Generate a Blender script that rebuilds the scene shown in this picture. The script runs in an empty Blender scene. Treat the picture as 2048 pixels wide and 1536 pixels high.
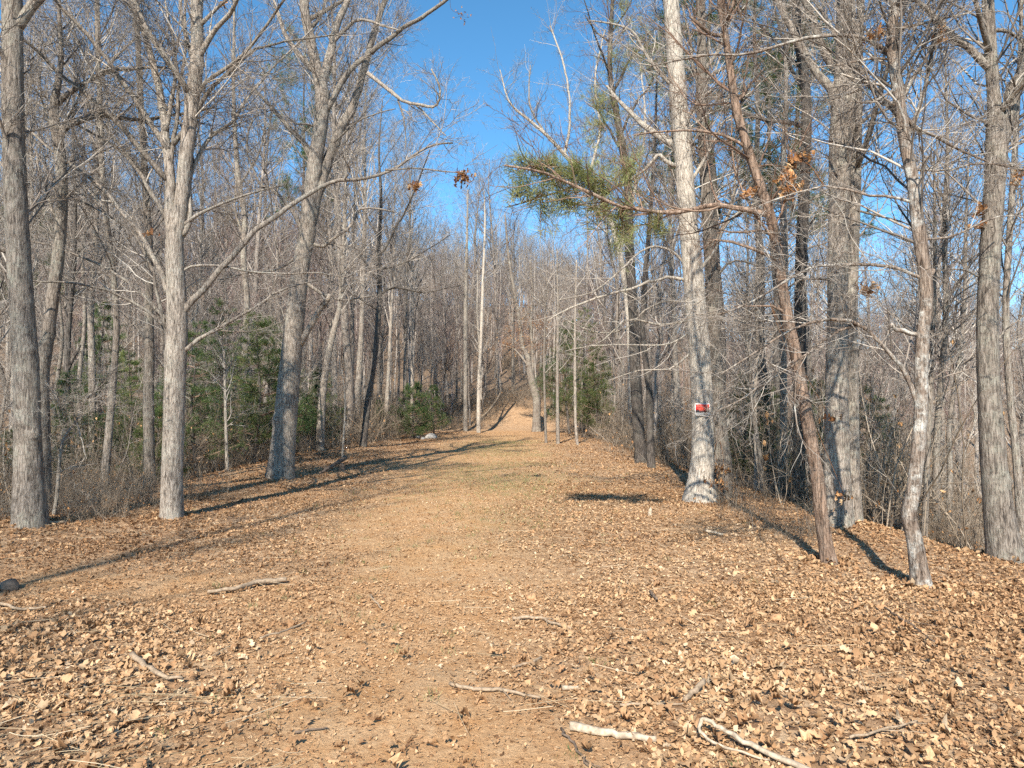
import bpy, math, random
import numpy as np
from mathutils import Vector

# ------------------------------------------------------------------ camera, sky, sun, exposure
sc = bpy.context.scene
COL = sc.collection
F, CX, CY, HORIZON, EYE = 1400.0, 1024.0, 768.0, 815.0, 1.6      # photograph pixels (2048 x 1536)
PITCH = math.atan((HORIZON - CY) / F)
cd = bpy.data.cameras.new('camera'); cam = bpy.data.objects.new('camera', cd); COL.objects.link(cam)
cd.sensor_width = 36; cd.lens = 36 * F / 2048; cd.clip_end = 2000; cd.clip_start = 0.05
cam.location = (0, 0, EYE); cam.rotation_euler = (math.pi / 2 + PITCH, 0, 0)
sc.camera = cam
SUN_AZ, SUN_EL = math.radians(11.5), math.radians(37)             # light travels towards +y, 11.5 degrees to the right
world = bpy.data.worlds.new('World'); sc.world = world; world.use_nodes = True
wn = world.node_tree.nodes; wl = world.node_tree.links
sky = wn.new('ShaderNodeTexSky'); sky.sky_type = 'NISHITA'; sky.sun_disc = False
sky.sun_elevation = SUN_EL; sky.sun_rotation = math.pi + SUN_AZ
sky.air_density = 0.9; sky.dust_density = 0.0; sky.ozone_density = 5.0; sky.altitude = 800
hs = wn.new('ShaderNodeHueSaturation'); hs.inputs['Saturation'].default_value = 1.12; hs.inputs['Hue'].default_value = 0.486; wl.new(sky.outputs[0], hs.inputs['Color']); wl.new(hs.outputs[0], wn['Background'].inputs[0]); wn['Background'].inputs[1].default_value = 0.122
sd = bpy.data.lights.new('sun', 'SUN'); sd.energy = 4.6; sd.angle = math.radians(0.55); sd.color = (1.0, 0.925, 0.82)
sun = bpy.data.objects.new('sun', sd); COL.objects.link(sun)
ldir = Vector((math.sin(SUN_AZ) * math.cos(SUN_EL), math.cos(SUN_AZ) * math.cos(SUN_EL), -math.sin(SUN_EL)))
sun.rotation_euler = ldir.to_track_quat('-Z', 'Y').to_euler(); sun.location = (0, -20, 40)
vs = sc.view_settings; vs.view_transform = 'Standard'; vs.look = 'None'; vs.gamma = 1; vs.use_curve_mapping = False
vs.exposure = 1.02
sc.cycles.use_denoising = False; sc.cycles.use_adaptive_sampling = True; sc.cycles.adaptive_threshold = 0.025
sc.cycles.max_bounces = 3; sc.cycles.diffuse_bounces = 2; sc.cycles.glossy_bounces = 1
sc.cycles.transmission_bounces = 2; sc.cycles.transparent_max_bounces = 4

rng = np.random.default_rng(11)

# ------------------------------------------------------------------ terrain
def sstep(t):
    t = np.clip(t, 0, 1); return t * t * (3 - 2 * t)
_perm = np.random.default_rng(5).random((64, 64))
def vnoise(x, y):
    x = np.asarray(x, float); y = np.asarray(y, float)
    xi = np.floor(x).astype(int); yi = np.floor(y).astype(int); fx = sstep(x - xi); fy = sstep(y - yi)
    g = lambda a, b: _perm[a % 64, b % 64]
    return (g(xi, yi) * (1 - fx) + g(xi + 1, yi) * fx) * (1 - fy) + (g(xi, yi + 1) * (1 - fx) + g(xi + 1, yi + 1) * fx) * fy
def fbm(x, y, o=3):
    s = 0; a = .5
    for i in range(o):
        s = s + a * vnoise(np.asarray(x) * 2**i + 7.3 * i, np.asarray(y) * 2**i + 3.1 * i); a *= .5
    return s / (1 - .5**o)
def crest_x(y):
    return 4.0 + 1.4 * np.exp(-np.maximum(np.asarray(y, float) - 5, 0) / 5)
def height(x, y):
    x = np.asarray(x, float); y = np.asarray(y, float)
    z = 0.10 * (fbm(x * .35 + 9, y * .35) - .5) * sstep((y - 2) / 3) + 0.05 * (fbm(x * 1.3, y * 1.3 + 4) - .5)
    back = 1 - sstep((y - 38) / 30)
    dr = np.maximum(0, x - crest_x(y)); z = z - back * 6.0 * (1 - np.exp(-dr * dr / (dr + 2.5) / 10))
    dl = np.maximum(0, -x - 6.6); z = z - 1.0 * (1 - np.exp(-dl * dl / (dl + 1.5) / 5)) * (1 - sstep((y - 25) / 20))
    ang = x / np.maximum(y, 12)
    A = 30 - 13 * sstep((ang + .25) / .75)
    z = z + A * sstep((y - 44) / 150) * 1.0
    z = z + 1.7 * sstep((y - 47) / 10) * np.exp(-((x - 1.5) / 7) ** 2)
    z = z + 0.13 * np.maximum(0, -x - 18) * sstep((y - 8) / 25)
    # low leaf-covered bank under the trees on the left edge
    z = z + 0.12 * np.exp(-((x + 6.3) / .9) ** 2) * sstep((y - 5) / 3) * (1 - sstep((y - 36) / 6))
    return z
def ray(px, py):
    u, v = (px - CX) / F, (CY - py) / F
    return np.array([u, math.cos(PITCH) - v * math.sin(PITCH), math.sin(PITCH) + v * math.cos(PITCH)])
def at(px, py, d):
    r = ray(px, py); return np.array([0, 0, EYE]) + r * (d / r[1])
def on_ground(px, py, far=200):
    r = ray(px, py); t = np.geomspace(1.5, far, 6000) / r[1]
    p = np.array([0, 0, EYE]) + t[:, None] * r
    hit = np.nonzero(p[:, 2] <= height(p[:, 0], p[:, 1]))[0]
    return p[hit[0]] if len(hit) else p[-1]

# ------------------------------------------------------------------ mesh helpers
def mesh(name, V, faces, attr=None, smooth=True):
    """faces: list of int arrays (n, k)"""
    me = bpy.data.meshes.new(name)
    V = np.ascontiguousarray(V, np.float32)
    faces = [np.asarray(f, np.int32) for f in faces if len(f)]
    me.vertices.add(len(V)); me.vertices.foreach_set('co', V.ravel())
    loops = np.concatenate([f.ravel() for f in faces]); cnt = np.concatenate([np.full(len(f), f.shape[1], np.int32) for f in faces])
    start = np.concatenate([[0], np.cumsum(cnt)[:-1]]).astype(np.int32)
    me.loops.add(len(loops)); me.loops.foreach_set('vertex_index', loops)
    me.polygons.add(len(cnt)); me.polygons.foreach_set('loop_start', start)
    if smooth: me.polygons.foreach_set('use_smooth', np.ones(len(cnt), bool))
    me.update(calc_edges=True)
    if attr is not None:
        for k, a in attr.items():
            at_ = me.attributes.new(k, 'FLOAT', 'POINT'); at_.data.foreach_set('value', np.ascontiguousarray(a, np.float32))
    me.validate()
    return me
def link(name, data, mat=None, parent=None, loc=None):
    o = bpy.data.objects.new(name, data); COL.objects.link(o)
    if mat is not None and data is not None and not data.materials: data.materials.append(mat)
    if parent is not None: o.parent = parent
    if loc is not None: o.location = loc
    return o
def tag(o, label=None, cat=None, group=None, kind=None):
    if label: o['label'] = label
    if cat: o['category'] = cat
    if group: o['group'] = group
    if kind: o['kind'] = kind
    return o
class Geo:
    def __init__(s): s.V = []; s.F = {}; s.T = []; s.n = 0
    def add(s, V, faces, tone=None):
        for f in faces: s.F.setdefault(f.shape[1], []).append(f + s.n)
        s.V.append(V); s.T.append(np.zeros(len(V)) if tone is None else tone); s.n += len(V)
    def mesh(s, name, smooth=True):
        return mesh(name, np.concatenate(s.V), [np.concatenate(f) for f in s.F.values()], {'tone': np.concatenate(s.T)}, smooth)
def unit(a): return a / np.maximum(np.linalg.norm(a, axis=-1, keepdims=True), 1e-9)
def tubes(P, R, sides, tone=None, rg=rng):
    """P (B,N,3) centre lines, R (B,N) radii -> vertices, quads, tone"""
    B, N, _ = P.shape
    T = unit(np.gradient(P, axis=1)); ref = unit(rg.normal(size=(B, 1, 3)))
    U = unit(np.cross(T, ref + 1e-3)); W = np.cross(T, U)
    a = np.arange(sides) * 2 * math.pi / sides
    V = P[:, :, None] + R[:, :, None, None] * (np.cos(a)[:, None] * U[:, :, None] + np.sin(a)[:, None] * W[:, :, None])
    b, i, j = np.meshgrid(np.arange(B), np.arange(N - 1), np.arange(sides), indexing='ij')
    k = (j + 1) % sides; o = b * N * sides
    Q = np.stack([o + i * sides + j, o + i * sides + k, o + (i + 1) * sides + k, o + (i + 1) * sides + j], -1).reshape(-1, 4)
    tn = np.repeat(rg.random(B) if tone is None else np.broadcast_to(tone, (B,)), N * sides)
    return V.reshape(-1, 3), [Q], tn
def catmull(pts, n):
    p = np.asarray(pts, float); p = np.concatenate([[2 * p[0] - p[1]], p, [2 * p[-1] - p[-2]]])
    m = len(p) - 3; t = np.linspace(0, m, n); i = np.minimum(t.astype(int), m - 1); t = (t - i)[:, None]
    a, b, c, d = p[i], p[i + 1], p[i + 2], p[i + 3]
    return .5 * (2 * b + (c - a) * t + (2 * a - 5 * b + 4 * c - d) * t**2 + (3 * b - a - 3 * c + d) * t**3)
def stem_mesh(name, pts, rad, sides=16, step=.12, flare=0., rough=.04, seed=0, cap=True, knots=0, twist=.3):
    """one trunk or limb: irregular rings, root flare, knots, low bark ridges"""
    r = np.random.default_rng(seed); L = np.sum(np.linalg.norm(np.diff(pts, axis=0), axis=1)); n = int(max(5, min(220, L / step)))
    pr = catmull(np.column_stack([pts, rad]), n); P, R = pr[:, :3], np.maximum(pr[:, 3], .002)
    T = unit(np.gradient(P, axis=0)); U = unit(np.cross(T, np.array([.13, 1, .07]))); W = np.cross(T, U)
    a = np.arange(sides) * 2 * math.pi / sides; s = np.linspace(0, L, n)
    ph = r.random(4) * 6.28
    prof = np.zeros((n, sides))
    for k, am in ((2, .5), (3, .45), (5, .3), (7, .25)):
        prof += am * np.sin(k * a[None] + ph[k % 4] + twist * s[:, None] * (1 if k % 2 else -1) * .6 + np.sin(s[:, None] * .7 + k))
    prof = rough * (prof + .9 * r.normal(size=(n, sides)) * .5 + .8 * np.sin(s / 1.1 + ph[0])[:, None])
    if flare:
        lob = .55 + .45 * np.cos(4 * a + ph[1]) * np.cos(a * 1. + ph[2]) + .25 * np.cos(3 * a + ph[3])
        prof += flare * np.exp(-s / .34)[:, None] * lob[None] * 1.35
    for q in range(knots):
        k0, a0 = r.integers(n // 6, n - 2), r.random() * 6.28
        da = np.angle(np.exp(1j * (a[None] - a0))); prof += .28 * np.exp(-(da / .5) ** 2 - ((s[:, None] - s[k0]) / .09) ** 2)
    V = P[:, None] + (R[:, None] * (1 + prof))[:, :, None] * (np.cos(a)[None, :, None] * U[:, None] + np.sin(a)[None, :, None] * W[:, None])
    i, j = np.meshgrid(np.arange(n - 1), np.arange(sides), indexing='ij'); k = (j + 1) % sides
    Q = np.stack([i * sides + j, i * sides + k, (i + 1) * sides + k, (i + 1) * sides + j], -1).reshape(-1, 4)
    V = V.reshape(-1, 3); fs = [Q]
    if cap:
        V = np.concatenate([V, [P[0] - T[0] * R[0] * .1, P[-1] + T[-1] * R[-1] * .4]])
        j = np.arange(sides); k = (j + 1) % sides; c0 = n * sides
        fs.append(np.concatenate([np.stack([np.full(sides, c0), k, j], -1), np.stack([np.full(sides, c0 + 1), (n - 1) * sides + j, (n - 1) * sides + k], -1)]))
    return mesh(name, V, fs), P, R
def grow(P, R, K, tmin, length, ang, rr, n, wander, up, rg, rmin=.0016, relL=False, droop=0., taper=.35, lmax=99.):
    """K side branches off the centre lines P: vectorised; longer parents carry more"""
    B, N, _ = P.shape
    Ls = np.linalg.norm(np.diff(P, axis=1), axis=2).sum(1)
    b = rg.choice(B, K, p=Ls / Ls.sum()); t = tmin + (1 - tmin) * rg.random(K)**.85
    f = t * (N - 1); i = np.minimum(f.astype(int), N - 2); f = f - i
    S = P[b, i] * (1 - f)[:, None] + P[b, i + 1] * f[:, None]; rp = R[b, i] * (1 - f) + R[b, i + 1] * f
    T = unit(P[b, i + 1] - P[b, i]); X = unit(np.cross(T, rg.normal(size=(K, 3))))
    a = np.radians(ang[0] + (ang[1] - ang[0]) * rg.random(K))[:, None]
    D = unit(np.cos(a) * T + np.sin(a) * X)
    ln = length[0] + (length[1] - length[0]) * rg.random(K)
    ln = ln * (Ls[b] if relL else 1) * (1.1 - .55 * t); ln = np.minimum(ln, lmax * (.6 + .4 * rg.random(K)))
    pts = [S]; st = (ln / (n - 1))[:, None]
    for q in range(n - 1):
        D = unit(D + wander * rg.normal(size=(K, 3)) + np.array([0, 0, up - droop * q])); pts.append(pts[-1] + D * st)
    r0 = np.maximum(rp * rr, rmin)
    return np.stack(pts, 1), r0[:, None] * np.linspace(1, taper, n)[None]
def rebase(P, n):
    return catmull(P, n)

# ------------------------------------------------------------------ materials
def newmat(name):
    m = bpy.data.materials.new(name); m.use_nodes = True
    nt = m.node_tree; b = nt.nodes['Principled BSDF']; b.inputs['Roughness'].default_value = .9
    b.inputs['Specular IOR Level'].default_value = .15
    return m, nt, b
def nd(nt, typ, **kw):
    n = nt.nodes.new(typ)
    for k, v in kw.items():
        if hasattr(n, k): setattr(n, k, v)
        else: n.inputs[k.replace('_', ' ')].default_value = v
    return n
def ramp(nt, stops, src):
    r = nt.nodes.new('ShaderNodeValToRGB'); e = r.color_ramp.elements
    while len(e) < len(stops): e.new(.5)
    for q, (p, c) in zip(e, stops): q.position = p; q.color = (*c, 1)
    nt.links.new(src, r.inputs[0]); return r
def mixc(nt, fac, a, b, blend='MIX'):
    m = nt.nodes.new('ShaderNodeMix'); m.data_type = 'RGBA'; m.blend_type = blend
    for s, v in ((0, fac), (6, a), (7, b)):
        if hasattr(v, 'is_output'): nt.links.new(v, m.inputs[s])
        else: m.inputs[s].default_value = v if s == 0 else (*v, 1)
    return m.outputs[2]
def bark(name, dark, mid, pale, lichen, lich_amt=.45, scale=1., furrow=.9):
    m, nt, b = newmat(name); L = nt.links
    tc = nd(nt, 'ShaderNodeTexCoord'); oi = nd(nt, 'ShaderNodeObjectInfo')
    mp = nd(nt, 'ShaderNodeMapping'); mp.inputs['Scale'].default_value = (1, 1, .17); L.new(tc.outputs['Object'], mp.inputs[0])
    n1 = nd(nt, 'ShaderNodeTexNoise', Scale=40 * scale, Detail=5., Roughness=.62, Distortion=.5); L.new(mp.outputs[0], n1.inputs['Vector'])
    n2 = nd(nt, 'ShaderNodeTexNoise', Scale=2.4, Detail=5., Roughness=.7); L.new(tc.outputs['Object'], n2.inputs['Vector'])
    n3 = nd(nt, 'ShaderNodeTexNoise', Scale=11., Detail=6., Roughness=.75); L.new(tc.outputs['Object'], n3.inputs['Vector'])
    c = ramp(nt, [(.33, dark), (.47, mid), (.68, pale)], n1.outputs[0]).outputs[0]
    vo = nd(nt, 'ShaderNodeTexVoronoi', feature='DISTANCE_TO_EDGE', Scale=34 * scale, Randomness=1.); mpd = nd(nt, 'ShaderNodeMapping'); mpd.inputs['Scale'].default_value = (1, 1, .16)
    wob = nd(nt, 'ShaderNodeVectorMath', operation='MULTIPLY_ADD'); L.new(n3.outputs['Color'], wob.inputs[0]); wob.inputs[1].default_value = (.05, .05, .05); L.new(tc.outputs['Object'], wob.inputs[2]); L.new(wob.outputs[0], mpd.inputs[0]); L.new(mpd.outputs[0], vo.inputs['Vector'])
    cr = ramp(nt, [(.0, (.55, .53, .51)), (.10, (1, 1, 1)), (.4, (1.08, 1.08, 1.08))], vo.outputs['Distance']); c = mixc(nt, .55, c, cr.outputs[0], 'MULTIPLY')
    lf = ramp(nt, [(.44, (0, 0, 0)), (.62, (1, 1, 1))], n2.outputs[0]); mu = nd(nt, 'ShaderNodeMath', operation='MULTIPLY'); L.new(lf.outputs[0], mu.inputs[0])
    l2 = ramp(nt, [(.42, (0, 0, 0)), (.6, (1, 1, 1))], n3.outputs[0]); L.new(l2.outputs[0], mu.inputs[1])
    mu2 = nd(nt, 'ShaderNodeMath', operation='MULTIPLY'); L.new(mu.outputs[0], mu2.inputs[0]); mu2.inputs[1].default_value = lich_amt
    c = mixc(nt, mu2.outputs[0], c, lichen)
    hv = nd(nt, 'ShaderNodeHueSaturation'); L.new(c, hv.inputs['Color'])
    mr = nd(nt, 'ShaderNodeMapRange'); mr.inputs[3].default_value = .72; mr.inputs[4].default_value = 1.22; L.new(oi.outputs['Random'], mr.inputs[0]); L.new(mr.outputs[0], hv.inputs['Value'])
    L.new(hv.outputs[0], b.inputs['Base Color'])
    bq = nd(nt, 'ShaderNodeBump', Strength=.7, Distance=.015); L.new(cr.outputs[0], bq.inputs['Height']); bp = nd(nt, 'ShaderNodeBump', Strength=furrow, Distance=.02); L.new(n1.outputs[0], bp.inputs['Height']); L.new(bq.outputs[0], bp.inputs['Normal'])
    b2 = nd(nt, 'ShaderNodeBump', Strength=.4, Distance=.02); L.new(n3.outputs[0], b2.inputs['Height']); L.new(bp.outputs[0], b2.inputs['Normal']); L.new(b2.outputs[0], b.inputs['Normal'])
    return m
def toned(name, stops, rough=.9, noise=0., trans=0.):
    """colour by the per-piece 'tone' attribute"""
    m, nt, b = newmat(name); L = nt.links
    a = nd(nt, 'ShaderNodeAttribute', attribute_name='tone'); oi = nd(nt, 'ShaderNodeObjectInfo')
    c = ramp(nt, stops, a.outputs['Fac']).outputs[0]
    hv = nd(nt, 'ShaderNodeHueSaturation'); L.new(c, hv.inputs['Color'])
    mr = nd(nt, 'ShaderNodeMapRange'); mr.inputs[3].default_value = .78; mr.inputs[4].default_value = 1.2; L.new(oi.outputs['Random'], mr.inputs[0]); L.new(mr.outputs[0], hv.inputs['Value'])
    c = hv.outputs[0]
    if noise:
        tc = nd(nt, 'ShaderNodeTexCoord'); n = nd(nt, 'ShaderNodeTexNoise', Scale=noise, Detail=4., Roughness=.7); L.new(tc.outputs['Object'], n.inputs['Vector'])
        r = ramp(nt, [(.3, (.62, .6, .58)), (.7, (1.2, 1.2, 1.2))], n.outputs[0]); c = mixc(nt, 1., c, r.outputs[0], 'MULTIPLY')
    L.new(c, b.inputs['Base Color']); b.inputs['Roughness'].default_value = rough
    if trans:
        out = nt.nodes['Material Output']; t = nd(nt, 'ShaderNodeBsdfTranslucent'); L.new(c, t.inputs[0])
        ms = nd(nt, 'ShaderNodeMixShader'); ms.inputs[0].default_value = trans; L.new(b.outputs[0], ms.inputs[1]); L.new(t.outputs[0], ms.inputs[2]); L.new(ms.outputs[0], out.inputs[0])
    return m
def plain(name, col, rough=.6, var=.15, scale=30.):
    m, nt, b = newmat(name); tc = nd(nt, 'ShaderNodeTexCoord'); n = nd(nt, 'ShaderNodeTexNoise', Scale=scale, Detail=4.)
    nt.links.new(tc.outputs['Object'], n.inputs['Vector'])
    r = ramp(nt, [(.3, tuple(c * (1 - var) for c in col)), (.7, tuple(min(1, c * (1 + var)) for c in col))], n.outputs[0])
    nt.links.new(r.outputs[0], b.inputs['Base Color']); b.inputs['Roughness'].default_value = rough
    return m

M = {}
M['bark_pale'] = bark('bark_pale', (.075, .062, .053), (.25, .208, .168), (.41, .355, .297), (.42, .40, .33), .6)
M['bark_grey'] = bark('bark_grey', (.06, .05, .044), (.22, .182, .147), (.37, .317, .264), (.40, .385, .31), .65)
M['bark_dark'] = bark('bark_dark', (.025, .021, .018), (.085, .072, .062), (.17, .145, .125), (.24, .24, .19), .3)
M['bark_pine'] = bark('bark_pine', (.055, .04, .031), (.205, .138, .098), (.35, .25, .185), (.34, .30, .25), .35, .8)
M['bark_lichen'] = bark('bark_lichen', (.06, .043, .032), (.20, .15, .115), (.34, .27, .21), (.60, .59, .53), 1.0)
M['bark_white'] = bark('bark_white', (.13, .108, .088), (.37, .32, .262), (.51, .455, .38), (.46, .44, .36), .5)
M['bark_far'] = bark('bark_far', (.08, .064, .052), (.23, .19, .157), (.38, .33, .28), (.38, .37, .32), .4, .6)
M['twig'] = toned('twig', [(0, (.10, .083, .068)), (.4, (.24, .20, .165)), (.75, (.41, .36, .305)), (1, (.54, .49, .42))])
M['twig_far'] = toned('twig_far', [(0, (.075, .06, .05)), (.45, (.20, .165, .138)), (.75, (.34, .29, .245)), (1, (.47, .415, .355))])
M['twig_red'] = toned('twig_red', [(0, (.15, .095, .08)), (.5, (.27, .19, .165)), (1, (.39, .32, .275))])
M['twig_pine'] = toned('twig_pine', [(0, (.08, .055, .04)), (.5, (.19, .12, .085)), (1, (.30, .21, .15))])
M['needle'] = toned('needle', [(0, (.045, .075, .022)), (.5, (.105, .15, .045)), (.88, (.19, .215, .075)), (1, (.27, .22, .10))], .6, trans=.25)
M['needle_olive'] = toned('needle_olive', [(0, (.20, .225, .085)), (.5, (.34, .36, .145)), (.88, (.44, .42, .20)), (1, (.27, .19, .11))], .6, trans=.4)
M['needle_dark'] = toned('needle_dark', [(0, (.034, .064, .022)), (.5, (.078, .128, .042)), (1, (.15, .195, .066))], .6, trans=.25)
M['dead_leaf'] = toned('dead_leaf', [(0, (.18, .08, .036)), (.35, (.37, .18, .076)), (.7, (.53, .29, .125)), (1, (.63, .42, .23))], .75, 90., .2)
M['litter'] = toned('litter', [(0, (.12, .064, .034)), (.2, (.28, .152, .075)), (.5, (.45, .272, .142)), (.8, (.58, .39, .222)), (1, (.67, .52, .35))], .75, 70., .12)
M['brush'] = toned('brush', [(0, (.085, .062, .045)), (.5, (.22, .17, .12)), (.85, (.36, .29, .215)), (1, (.48, .41, .33))])
M['straw'] = toned('straw', [(0, (.34, .25, .14)), (.6, (.55, .42, .26)), (1, (.70, .58, .40))], .7)
M['grass'] = toned('grass', [(0, (.055, .085, .028)), (.5, (.12, .15, .055)), (1, (.30, .26, .12))], .7)
M['stick'] = plain('stick', (.31, .23, .155), .85, .35, 45.)
M['stick_dark'] = plain('stick_dark', (.155, .115, .085), .85, .32, 45.)
M['stick_white'] = plain('stick_white', (.40, .32, .23), .85, .45, 38.)
M['stone'] = plain('stone', (.30, .285, .26), .9, .35, 9.)
M['clay'] = plain('clay', (.40, .235, .125), .9, .25, 14.)

def ground_mat():
    m, nt, b = newmat('ground_soil'); L = nt.links
    tc = nd(nt, 'ShaderNodeTexCoord'); at_ = nd(nt, 'ShaderNodeAttribute', attribute_name='bare'); gr = nd(nt, 'ShaderNodeAttribute', attribute_name='green'); wd = nd(nt, 'ShaderNodeAttribute', attribute_name='wood')
    O = tc.outputs['Object']
    n1 = nd(nt, 'ShaderNodeTexNoise', Scale=26., Detail=8., Roughness=.75); L.new(O, n1.inputs['Vector'])
    n2 = nd(nt, 'ShaderNodeTexNoise', Scale=3.2, Detail=5., Roughness=.6); L.new(O, n2.inputs['Vector'])
    v1 = nd(nt, 'ShaderNodeTexVoronoi', Scale=15., Randomness=1.); L.new(O, v1.inputs['Vector'])
    n4 = nd(nt, 'ShaderNodeTexNoise', Scale=95., Detail=3., Roughness=.7); L.new(O, n4.inputs['Vector'])
    dirt = ramp(nt, [(.28, (.33, .20, .108)), (.5, (.475, .305, .168)), (.75, (.60, .425, .26))], n1.outputs[0]).outputs[0]
    dirt2 = ramp(nt, [(.36, (1.0, .86, .70)), (.62, (1.06, 1.04, 1.0))], n2.outputs[0]).outputs[0]
    dirt = mixc(nt, 1., dirt, dirt2, 'MULTIPLY')
    sp = nd(nt, 'ShaderNodeSeparateColor'); L.new(v1.outputs['Color'], sp.inputs[0])
    leaf = ramp(nt, [(0, (.20, .118, .068)), (.3, (.33, .205, .117)), (.65, (.44, .285, .165)), (1, (.55, .39, .24))], sp.outputs[0]).outputs[0]
    leaf = mixc(nt, .6, leaf, ramp(nt, [(.3, (.68, .67, .66)), (.7, (1.15, 1.15, 1.15))], n4.outputs[0]).outputs[0], 'MULTIPLY')
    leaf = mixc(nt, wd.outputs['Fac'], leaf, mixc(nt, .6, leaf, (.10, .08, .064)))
    c = mixc(nt, at_.outputs['Fac'], leaf, dirt)
    gs = ramp(nt, [(.42, (0, 0, 0)), (.62, (1, 1, 1))], n4.outputs[0]); mu = nd(nt, 'ShaderNodeMath', operation='MULTIPLY'); L.new(gs.outputs[0], mu.inputs[0]); L.new(gr.outputs['Fac'], mu.inputs[1])
    c = mixc(nt, mu.outputs[0], c, (.25, .225, .10))
    L.new(c, b.inputs['Base Color'])
    bp = nd(nt, 'ShaderNodeBump', Strength=.8, Distance=.03); L.new(n1.outputs[0], bp.inputs['Height'])
    b2 = nd(nt, 'ShaderNodeBump', Strength=.7, Distance=.03); L.new(sp.outputs[1], b2.inputs['Height']); L.new(bp.outputs[0], b2.inputs['Normal'])
    L.new(b2.outputs[0], b.inputs['Normal'])
    return m
M['ground'] = ground_mat()

# ------------------------------------------------------------------ ground
def bareness(x, y):
    """1 = bare worn dirt, 0 = thick leaf litter"""
    x = np.asarray(x, float); y = np.asarray(y, float)
    xc = -0.55 - .05 * np.clip(y, 0, 12) + .02 * np.clip(y - 12, 0, 40)
    w = .75 + .06 * np.clip(y, 0, 25)
    c = np.exp(-((x - xc) / w) ** 2)
    p2 = .9 * np.exp(-((x + 3.1) / 1.5) ** 2 - ((y - 6.3) / .75) ** 2)
    n = fbm(x * .9 + 3, y * .7, 3)
    clear = sstep((x + 7.2) / 1.2) * sstep((4.6 - x) / 1.2) * (1 - sstep((y - 46) / 3))
    v = np.clip((np.maximum(c, p2) * 1.25 + (n - .5) * 1.1 + .10), 0, 1) * clear
    bank = .3 * sstep((y - 47) / 3) * (1 - sstep((y - 52) / 4)) * np.exp(-((x - 1.) / 1.6) ** 2)
    return np.clip(np.maximum(v, bank), 0, 1)
def greenness(x, y):
    x = np.asarray(x, float); y = np.asarray(y, float)
    return np.clip(np.exp(-((x + .3) / 1.7) ** 2) * sstep((y - 5) / 8) * (1 - sstep((y - 34) / 10)) * (fbm(x * .8, y * .5 + 20) * 1.5 - .25), 0, 1)
gx = np.unique(np.concatenate([np.linspace(-700, -90, 16), np.linspace(-90, -14, 40), np.linspace(-14, -9, 12), np.linspace(-9, 9, 130), np.linspace(9, 16, 16), np.linspace(16, 90, 38), np.linspace(90, 700, 16)]))
gy = np.unique(np.concatenate([np.linspace(-300, -20, 14), np.linspace(-20, 1.5, 16), np.linspace(1.5, 14, 125), np.linspace(14, 62, 110), np.linspace(62, 220, 60), np.linspace(220, 900, 16)]))
X, Y = np.meshgrid(gx, gy); Z = height(X, Y); nx, ny = len(gx), len(gy)
i, j = np.meshgrid(np.arange(ny - 1), np.arange(nx - 1), indexing='ij')
gq = np.stack([i * nx + j, i * nx + j + 1, (i + 1) * nx + j + 1, (i + 1) * nx + j], -1).reshape(-1, 4)
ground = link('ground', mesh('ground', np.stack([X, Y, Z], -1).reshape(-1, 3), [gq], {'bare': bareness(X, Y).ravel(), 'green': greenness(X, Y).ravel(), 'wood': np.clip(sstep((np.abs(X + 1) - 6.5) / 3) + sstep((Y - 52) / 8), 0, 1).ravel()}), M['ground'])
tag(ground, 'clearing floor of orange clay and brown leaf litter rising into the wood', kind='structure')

# ------------------------------------------------------------------ uncountable small stuff set on points
_pieces = {}
def pieces(name, protos):
    if name not in _pieces:
        col = bpy.data.collections.new(name)
        for me in protos: col.objects.link(bpy.data.objects.new(name, me))
        ng = bpy.data.node_groups.new(name, 'GeometryNodeTree')
        ng.interface.new_socket('Geometry', in_out='INPUT', socket_type='NodeSocketGeometry'); ng.interface.new_socket('Geometry', in_out='OUTPUT', socket_type='NodeSocketGeometry')
        N = ng.nodes.new; L = ng.links.new; gi, go = N('NodeGroupInput'), N('NodeGroupOutput'); ip = N('GeometryNodeInstanceOnPoints'); ci = N('GeometryNodeCollectionInfo'); jg = N('GeometryNodeJoinGeometry')
        ci.inputs[0].default_value = col; ci.inputs['Separate Children'].default_value = True; ci.inputs['Reset Children'].default_value = True
        def na(n_, t='FLOAT'):
            q = N('GeometryNodeInputNamedAttribute'); q.data_type = t; q.inputs['Name'].default_value = n_; return q.outputs['Attribute']
        L(gi.outputs[0], ip.inputs['Points']); L(ci.outputs[0], ip.inputs['Instance']); ip.inputs['Pick Instance'].default_value = True
        L(na('idx', 'INT'), ip.inputs['Instance Index']); L(na('rot', 'FLOAT_VECTOR'), ip.inputs['Rotation']); L(na('scl', 'FLOAT_VECTOR'), ip.inputs['Scale']); L(ip.outputs[0], go.inputs[0])
        _pieces[name] = (ng, len(protos))
    return _pieces[name]
def gn_stuff(name, pts, rot, scl, protos, label=None, cat=None, key=None, parent=None, idx=None):
    ng, npr = pieces(key or name + '_piece', protos); n = len(pts)
    rot = np.asarray(rot, float); scl = np.asarray(scl, float)
    if rot.ndim == 1: rot = np.stack([rot * 0, rot * 0, rot], 1)
    if scl.ndim == 1: scl = np.repeat(scl[:, None], 3, 1)
    me = bpy.data.meshes.new(name); me.vertices.add(n); me.vertices.foreach_set('co', np.ascontiguousarray(pts, np.float32).ravel())
    for k, v in (('rot', rot), ('scl', scl)): me.attributes.new(k, 'FLOAT_VECTOR', 'POINT').data.foreach_set('vector', np.ascontiguousarray(v, np.float32).ravel())
    me.attributes.new('idx', 'INT', 'POINT').data.foreach_set('value', ((np.arange(n) % npr) if idx is None else idx).astype(np.int32))
    o = link(name, me, None, parent); o.modifiers.new('scatter', 'NODES').node_group = ng
    return tag(o, label, cat, kind='stuff')

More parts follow.
